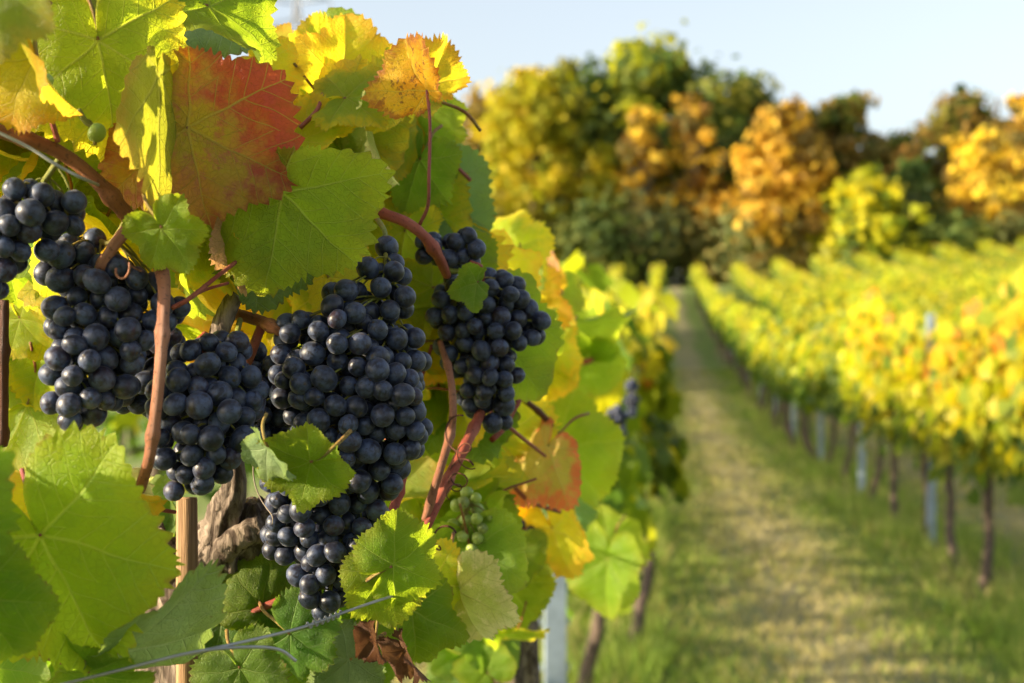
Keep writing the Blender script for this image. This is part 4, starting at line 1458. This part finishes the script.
def canopy_mesh(seed, n=380, warm=0.0, h0=.82, h1=2.0, half=.62):
    """Foliage of one trellised vine, along Y, at origin; yellower upwards, part autumn turning, part painted sun and shade."""
    r = np.random.default_rng(seed)
    mb = MB()
    nshoot = 13
    for i in range(n):
        k = i % nshoot
        sy = -half + 2 * half * (k + .5) / nshoot + .06 * r.standard_normal()
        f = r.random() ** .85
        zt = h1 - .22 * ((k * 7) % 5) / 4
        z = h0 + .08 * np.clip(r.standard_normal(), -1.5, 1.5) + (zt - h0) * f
        stray = r.random() < .07
        if stray:
            z += (zt - z) * .8 + .20 * r.random()
        thick = .20 * (1 - .45 * f)
        s = 1 if r.random() < .5 else -1
        x = s * thick * (.35 + .65 * r.random()) + .03 * r.standard_normal()
        P, t = small_leaf(r)
        sz = .052 + .038 * r.random()
        nrm = np.array([s * (.8 + .3 * r.random()), .5 * r.standard_normal(), .35 + .45 * r.standard_normal()])
        nrm /= np.linalg.norm(nrm)
        down = np.array([.3 * r.standard_normal(), .5 * r.standard_normal(), -1.0])
        Y = down - nrm * np.dot(down, nrm)
        Y /= np.linalg.norm(Y)
        X = np.cross(Y, nrm)
        M = np.stack([X, Y, nrm], 1)
        age_light = np.clip((.02 + .50 * f ** 1.2) + .19 * r.standard_normal() + warm * (.2 + .35 * r.random()), 0, 1)  # leaf turning, plus shade below and sun above put into the tint
        mb.add((P * sz) @ M.T + np.array([x, sy, z]), t, rnd=float(age_light))
    return mb


def trunk_mesh(seed, h=.92, lean=None):
    r = np.random.default_rng(seed)
    lx, ly = (.07 * r.standard_normal(), .14 * r.standard_normal()) if lean is None else lean
    mb = MB()
    n = 9
    t = np.linspace(0, 1, n)
    wob = .025 * r.standard_normal((n, 2)).cumsum(0) * .6
    P = np.stack([lx * np.sin(t * math.pi) + wob[:, 0], ly * np.sin(t * 2.6) + wob[:, 1], -.03 + t * h], 1)
    P = smooth_path(P, 3)
    R = np.interp(np.linspace(0, 1, len(P)), [0, .08, .5, .9, 1], [.044, .031, .027, .033, .026])
    tube(mb, P, R, 9, noise=.10, ridges=.16, rng=r)
    e = P[-1]
    for s in (-1, 1):        # arms tied along the wire, then upright canes
        a = smooth_path([e, e + np.array([0, s * .2, .06]), e + np.array([0, s * .55, .05])], 4)
        tube(mb, a, np.linspace(.016, .008, len(a)), 7, noise=.06, rng=r)
        for q in (.15, .35, .52):
            b = e + np.array([0, s * q, .05])
            c = smooth_path([b, b + np.array([.03 * r.standard_normal(), .03, .4]), b + np.array([.06 * r.standard_normal(), .05, .62])], 3)
            tube(mb, c, np.linspace(.006, .003, len(c)), 5)
    return mb


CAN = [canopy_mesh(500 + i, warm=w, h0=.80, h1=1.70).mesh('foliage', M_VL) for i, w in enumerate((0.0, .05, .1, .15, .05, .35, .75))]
TRK = [trunk_mesh(600 + i).mesh('trunk', M_TRUNK) for i in range(6)]
ORD = ['zeroth', 'first', 'second', 'third', 'fourth', 'fifth', 'sixth', 'seventh', 'eighth', 'ninth', 'tenth', 'eleventh', 'twelfth', 'thirteenth', 'fourteenth',
       'fifteenth', 'sixteenth', 'seventeenth', 'eighteenth', 'nineteenth', 'twentieth']
ROWX = lambda k: -.33 + 2.2 * k
ROW_END = 80.5
rv = np.random.default_rng(77)


def px_of(x, y):
    f = y * math.cos(YAW) - x * math.sin(YAW)
    rgt = x * math.cos(YAW) + y * math.sin(YAW)
    return 512 + FPX * rgt / f


spots = []
for k in range(-4, 12):
    y = {0: 4.55, 1: 7.35}.get(k, 4.0 + (k % 3) * .4)
    x = ROWX(k)
    while y < ROW_END:
        p = px_of(x, y)
        if p < 1075 and (k >= 0 or p > 470 or k == -1):
            spots.append((y, x, k))
        y += 1.13
near = sorted(s for s in spots)
# what shows: left rows are mostly hidden behind the near vine, keep single vines for rows 0.. and the visible far left ones
show = sorted([s for s in near if s[2] >= 0 or s[0] > 30], key=lambda s: s[0] * (1.0 if s[2] in (0, 1) else 1.35))
single, rest = show[:285], show[285:] + [s for s in near if s[2] < 0 and s[0] <= 30]
cnt = {}
for (y, x, k) in sorted(single):
    cnt[k] = cnt.get(k, 0) + 1
    i = cnt[k]
    gz = float(ground_z(y, x))
    if k == 1:
        row, side = 'the first row right of the path', 'grapevines in the first row right of the path'
        lab = (f'{ORD[i]} vine from the right-hand picture edge along {row}' if i <= 20 else f'far yellow vine high up {row}')
        if i <= 4:
            lab = ['vine with dark upright trunk nearest the right picture edge', 'vine with grey trunk, second from the right edge in the first row',
                   'vine with curved trunk just right of the nearest right-hand post', 'vine with bent trunk just left of the nearest right-hand post'][i - 1]
    elif k == 0:
        row, side = 'the left row', 'grapevines in the row left of the path'
        lab = (f'blurred vine {i} places behind the second grapevine of the left row' if i <= 12 else 'far yellow-green vine at the distant end of the left row')
        if i == 3:
            lab = 'blurred left-row vine with dark crooked trunk standing at the path edge'
        elif i <= 12:
            lab = f'blurred leafy vine, {ORD[i + 2]} along the left row from the camera'
    elif k > 1:
        side = f'grapevines in the {ORD[k]} row right of the path'
        lab = f'yellow vine near the right edge in the {ORD[k]} row right of the path' if i <= 3 else f'yellow vine in the {ORD[k]} row right of the path, among its like'
        if i <= 3:
            lab = f'yellow vine, {ORD[i]} from the right picture edge in the {ORD[k]} row right of the path'
    else:
        side = f'vines in the {ORD[-k]} row left of the near row'
        lab = f'distant green vine top in the {ORD[-k]} row beyond the left row'
    xx = x + .03 * rv.standard_normal()
    if k == 0 and i == 3:
        xx, y = -.15, 6.8
    root = empty('grapevine', (xx, y, gz), lab, 'grapevine', side)
    warmrow = k >= 1 and y < 12.5 + 2 * k
    ci = (5 + (rv.random() < .5)) if (warmrow and (k == 1 or rv.random() < .5)) else int(rv.integers(0, 5))
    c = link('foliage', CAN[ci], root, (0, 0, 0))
    sc = .90 + .17 * rv.random()
    c.scale = (1, 1 if rv.random() < .5 else -1, sc)
    if k == 0 and y < 8:
        c.scale = (1.1, 1, .95)
    elif k > 1 and y > 40:
        c.scale = (1.7, 1, sc * 1.1)
    elif k > 1:
        c.scale = (1.4, 1, sc)
    elif k == 0 and y < 30:
        c.scale = (1.55, 1, c.scale[2])
    ti = int(rv.integers(0, 6))
    if k == 1 and i <= 5:
        me = trunk_mesh(700 + i, lean=[(.0, .02), (.02, .10), (.0, .34), (.02, -.30), (.0, .1)][i - 1]).mesh('trunk', M_TRUNK)
    elif k == 0 and i == 3:
        me = trunk_mesh(720, lean=(.09, .3)).mesh('trunk', M_TRUNK)
    else:
        me = TRK[ti]
    link('trunk', me, root, (0, 0, 0))

# the remaining far vines, one mass
def far_mass(list_, name, label, seed):
    r = np.random.default_rng(seed)
    mb = MB()
    protos = []
    for i in range(4):
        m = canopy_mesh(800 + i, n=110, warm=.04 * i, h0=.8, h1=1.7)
        v, t = np.concatenate(m.v), np.concatenate(m.t)
        tr = trunk_mesh(820 + i)
        protos.append((v, t, np.concatenate(m.rnd), np.concatenate(tr.v), np.concatenate(tr.t), np.concatenate(tr.q)))
    for (y, x, k) in list_:
        v, t, rn, tv, tt, tq = protos[int(r.integers(0, 4))]
        c = np.array([x, y, float(ground_z(y, x))])
        vv = v.copy()
        vv[:, :2] = v[:, :2] * np.array([2.0, 1])
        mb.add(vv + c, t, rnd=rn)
        mb.add(tv + c, tt, tq, mat=1)
    tag(mb.build(name, M_VL + [M_TRUNK]), label, 'grapevines', kind='stuff')


far_mass(rest, 'distant_vines', 'distant yellow-green vine rows covering the slope below the wood', 5)
# rows whose nearer parts stand left of the picture and shade the left row
side = [(y, ROWX(-1), -1) for y in np.arange(-7, 2.8, 1.13)] + [(y, ROWX(0), 0) for y in (-3.6, -2.5, -1.4)]
far_mass(side, 'neighbouring_vines', 'neighbouring vine rows left of the camera', 6)

# ------------------------------------------------------------------ steel trellis posts
def post_mesh(h):
    """Rolled steel channel with hook notches along its edges."""
    mb = MB()
    w, dpt, th = .027, .038, .004
    prof = np.array([(-w, -dpt / 2), (w, -dpt / 2), (w, dpt / 2), (w * .55, dpt / 2), (w * .55, dpt / 2 - th), (w - th, dpt / 2 - th), (w - th, -dpt / 2 + th),
                     (-w + th, -dpt / 2 + th), (-w + th, dpt / 2 - th), (-w * .55, dpt / 2 - th), (-w * .55, dpt / 2), (-w, dpt / 2)])
    n = len(prof)
    zs = np.array([-.05, h])
    P = np.array([(x, y, z) for z in zs for x, y in prof])
    j = np.arange(n)
    mb.add(P, quads=np.stack([j, (j + 1) % n, n + (j + 1) % n, n + j], 1))
    top = [[0, 1, 6, 7], [1, 2, 5, 6], [2, 3, 4, 5], [0, 7, 8, 11], [8, 9, 10, 11]]
    mb.add(np.array([(x, y, h) for x, y in prof]), quads=top)
    for z in np.arange(.5, h - .05, .12):      # wire hooks along both edges
        for s in (-1, 1):
            tube(mb, [(s * .024, 0, z), (s * .036, 0, z + .004), (s * .037, 0, z + .02)], .0035, 5)
    return mb.mesh('channel', M_POST, smooth=False)


PM, PS = post_mesh(1.68), post_mesh(1.32)
plist = []
for k in range(0, 6):
    y0 = {0: 3.7, 1: 10.5}.get(k, 9.0 + k)
    y = y0
    step = 3.6 if k == 1 else 4.5
    while y < 46:
        if px_of(ROWX(k), y) < 1030:
            plist.append((y, k))
        y += step
pc = {}
for y, k in sorted(plist):
    pc[k] = pc.get(k, 0) + 1
    i = pc[k]
    row = 'left row' if k == 0 else f'{ORD[k]} row right of the path'
    lab = f'steel trellis post, {ORD[i]} from the near end of the {row}'
    if k == 0 and i == 1:
        lab = 'pale grey steel post among the leaves of the left row at the bottom'
    if k == 1 and i == 1:
        lab = 'tallest-looking blue-grey steel post at the right, between two sunlit curved trunks'
    root = empty('trellis_post', (ROWX(k) + .05, y, float(ground_z(y, ROWX(k)))), lab, 'post', 'steel trellis posts of the ' + row)
    short = k == 0 and y < 9
    link('channel', PS if short else PM, root, (0, 0, 0)).rotation_euler = (0, 0, .2)
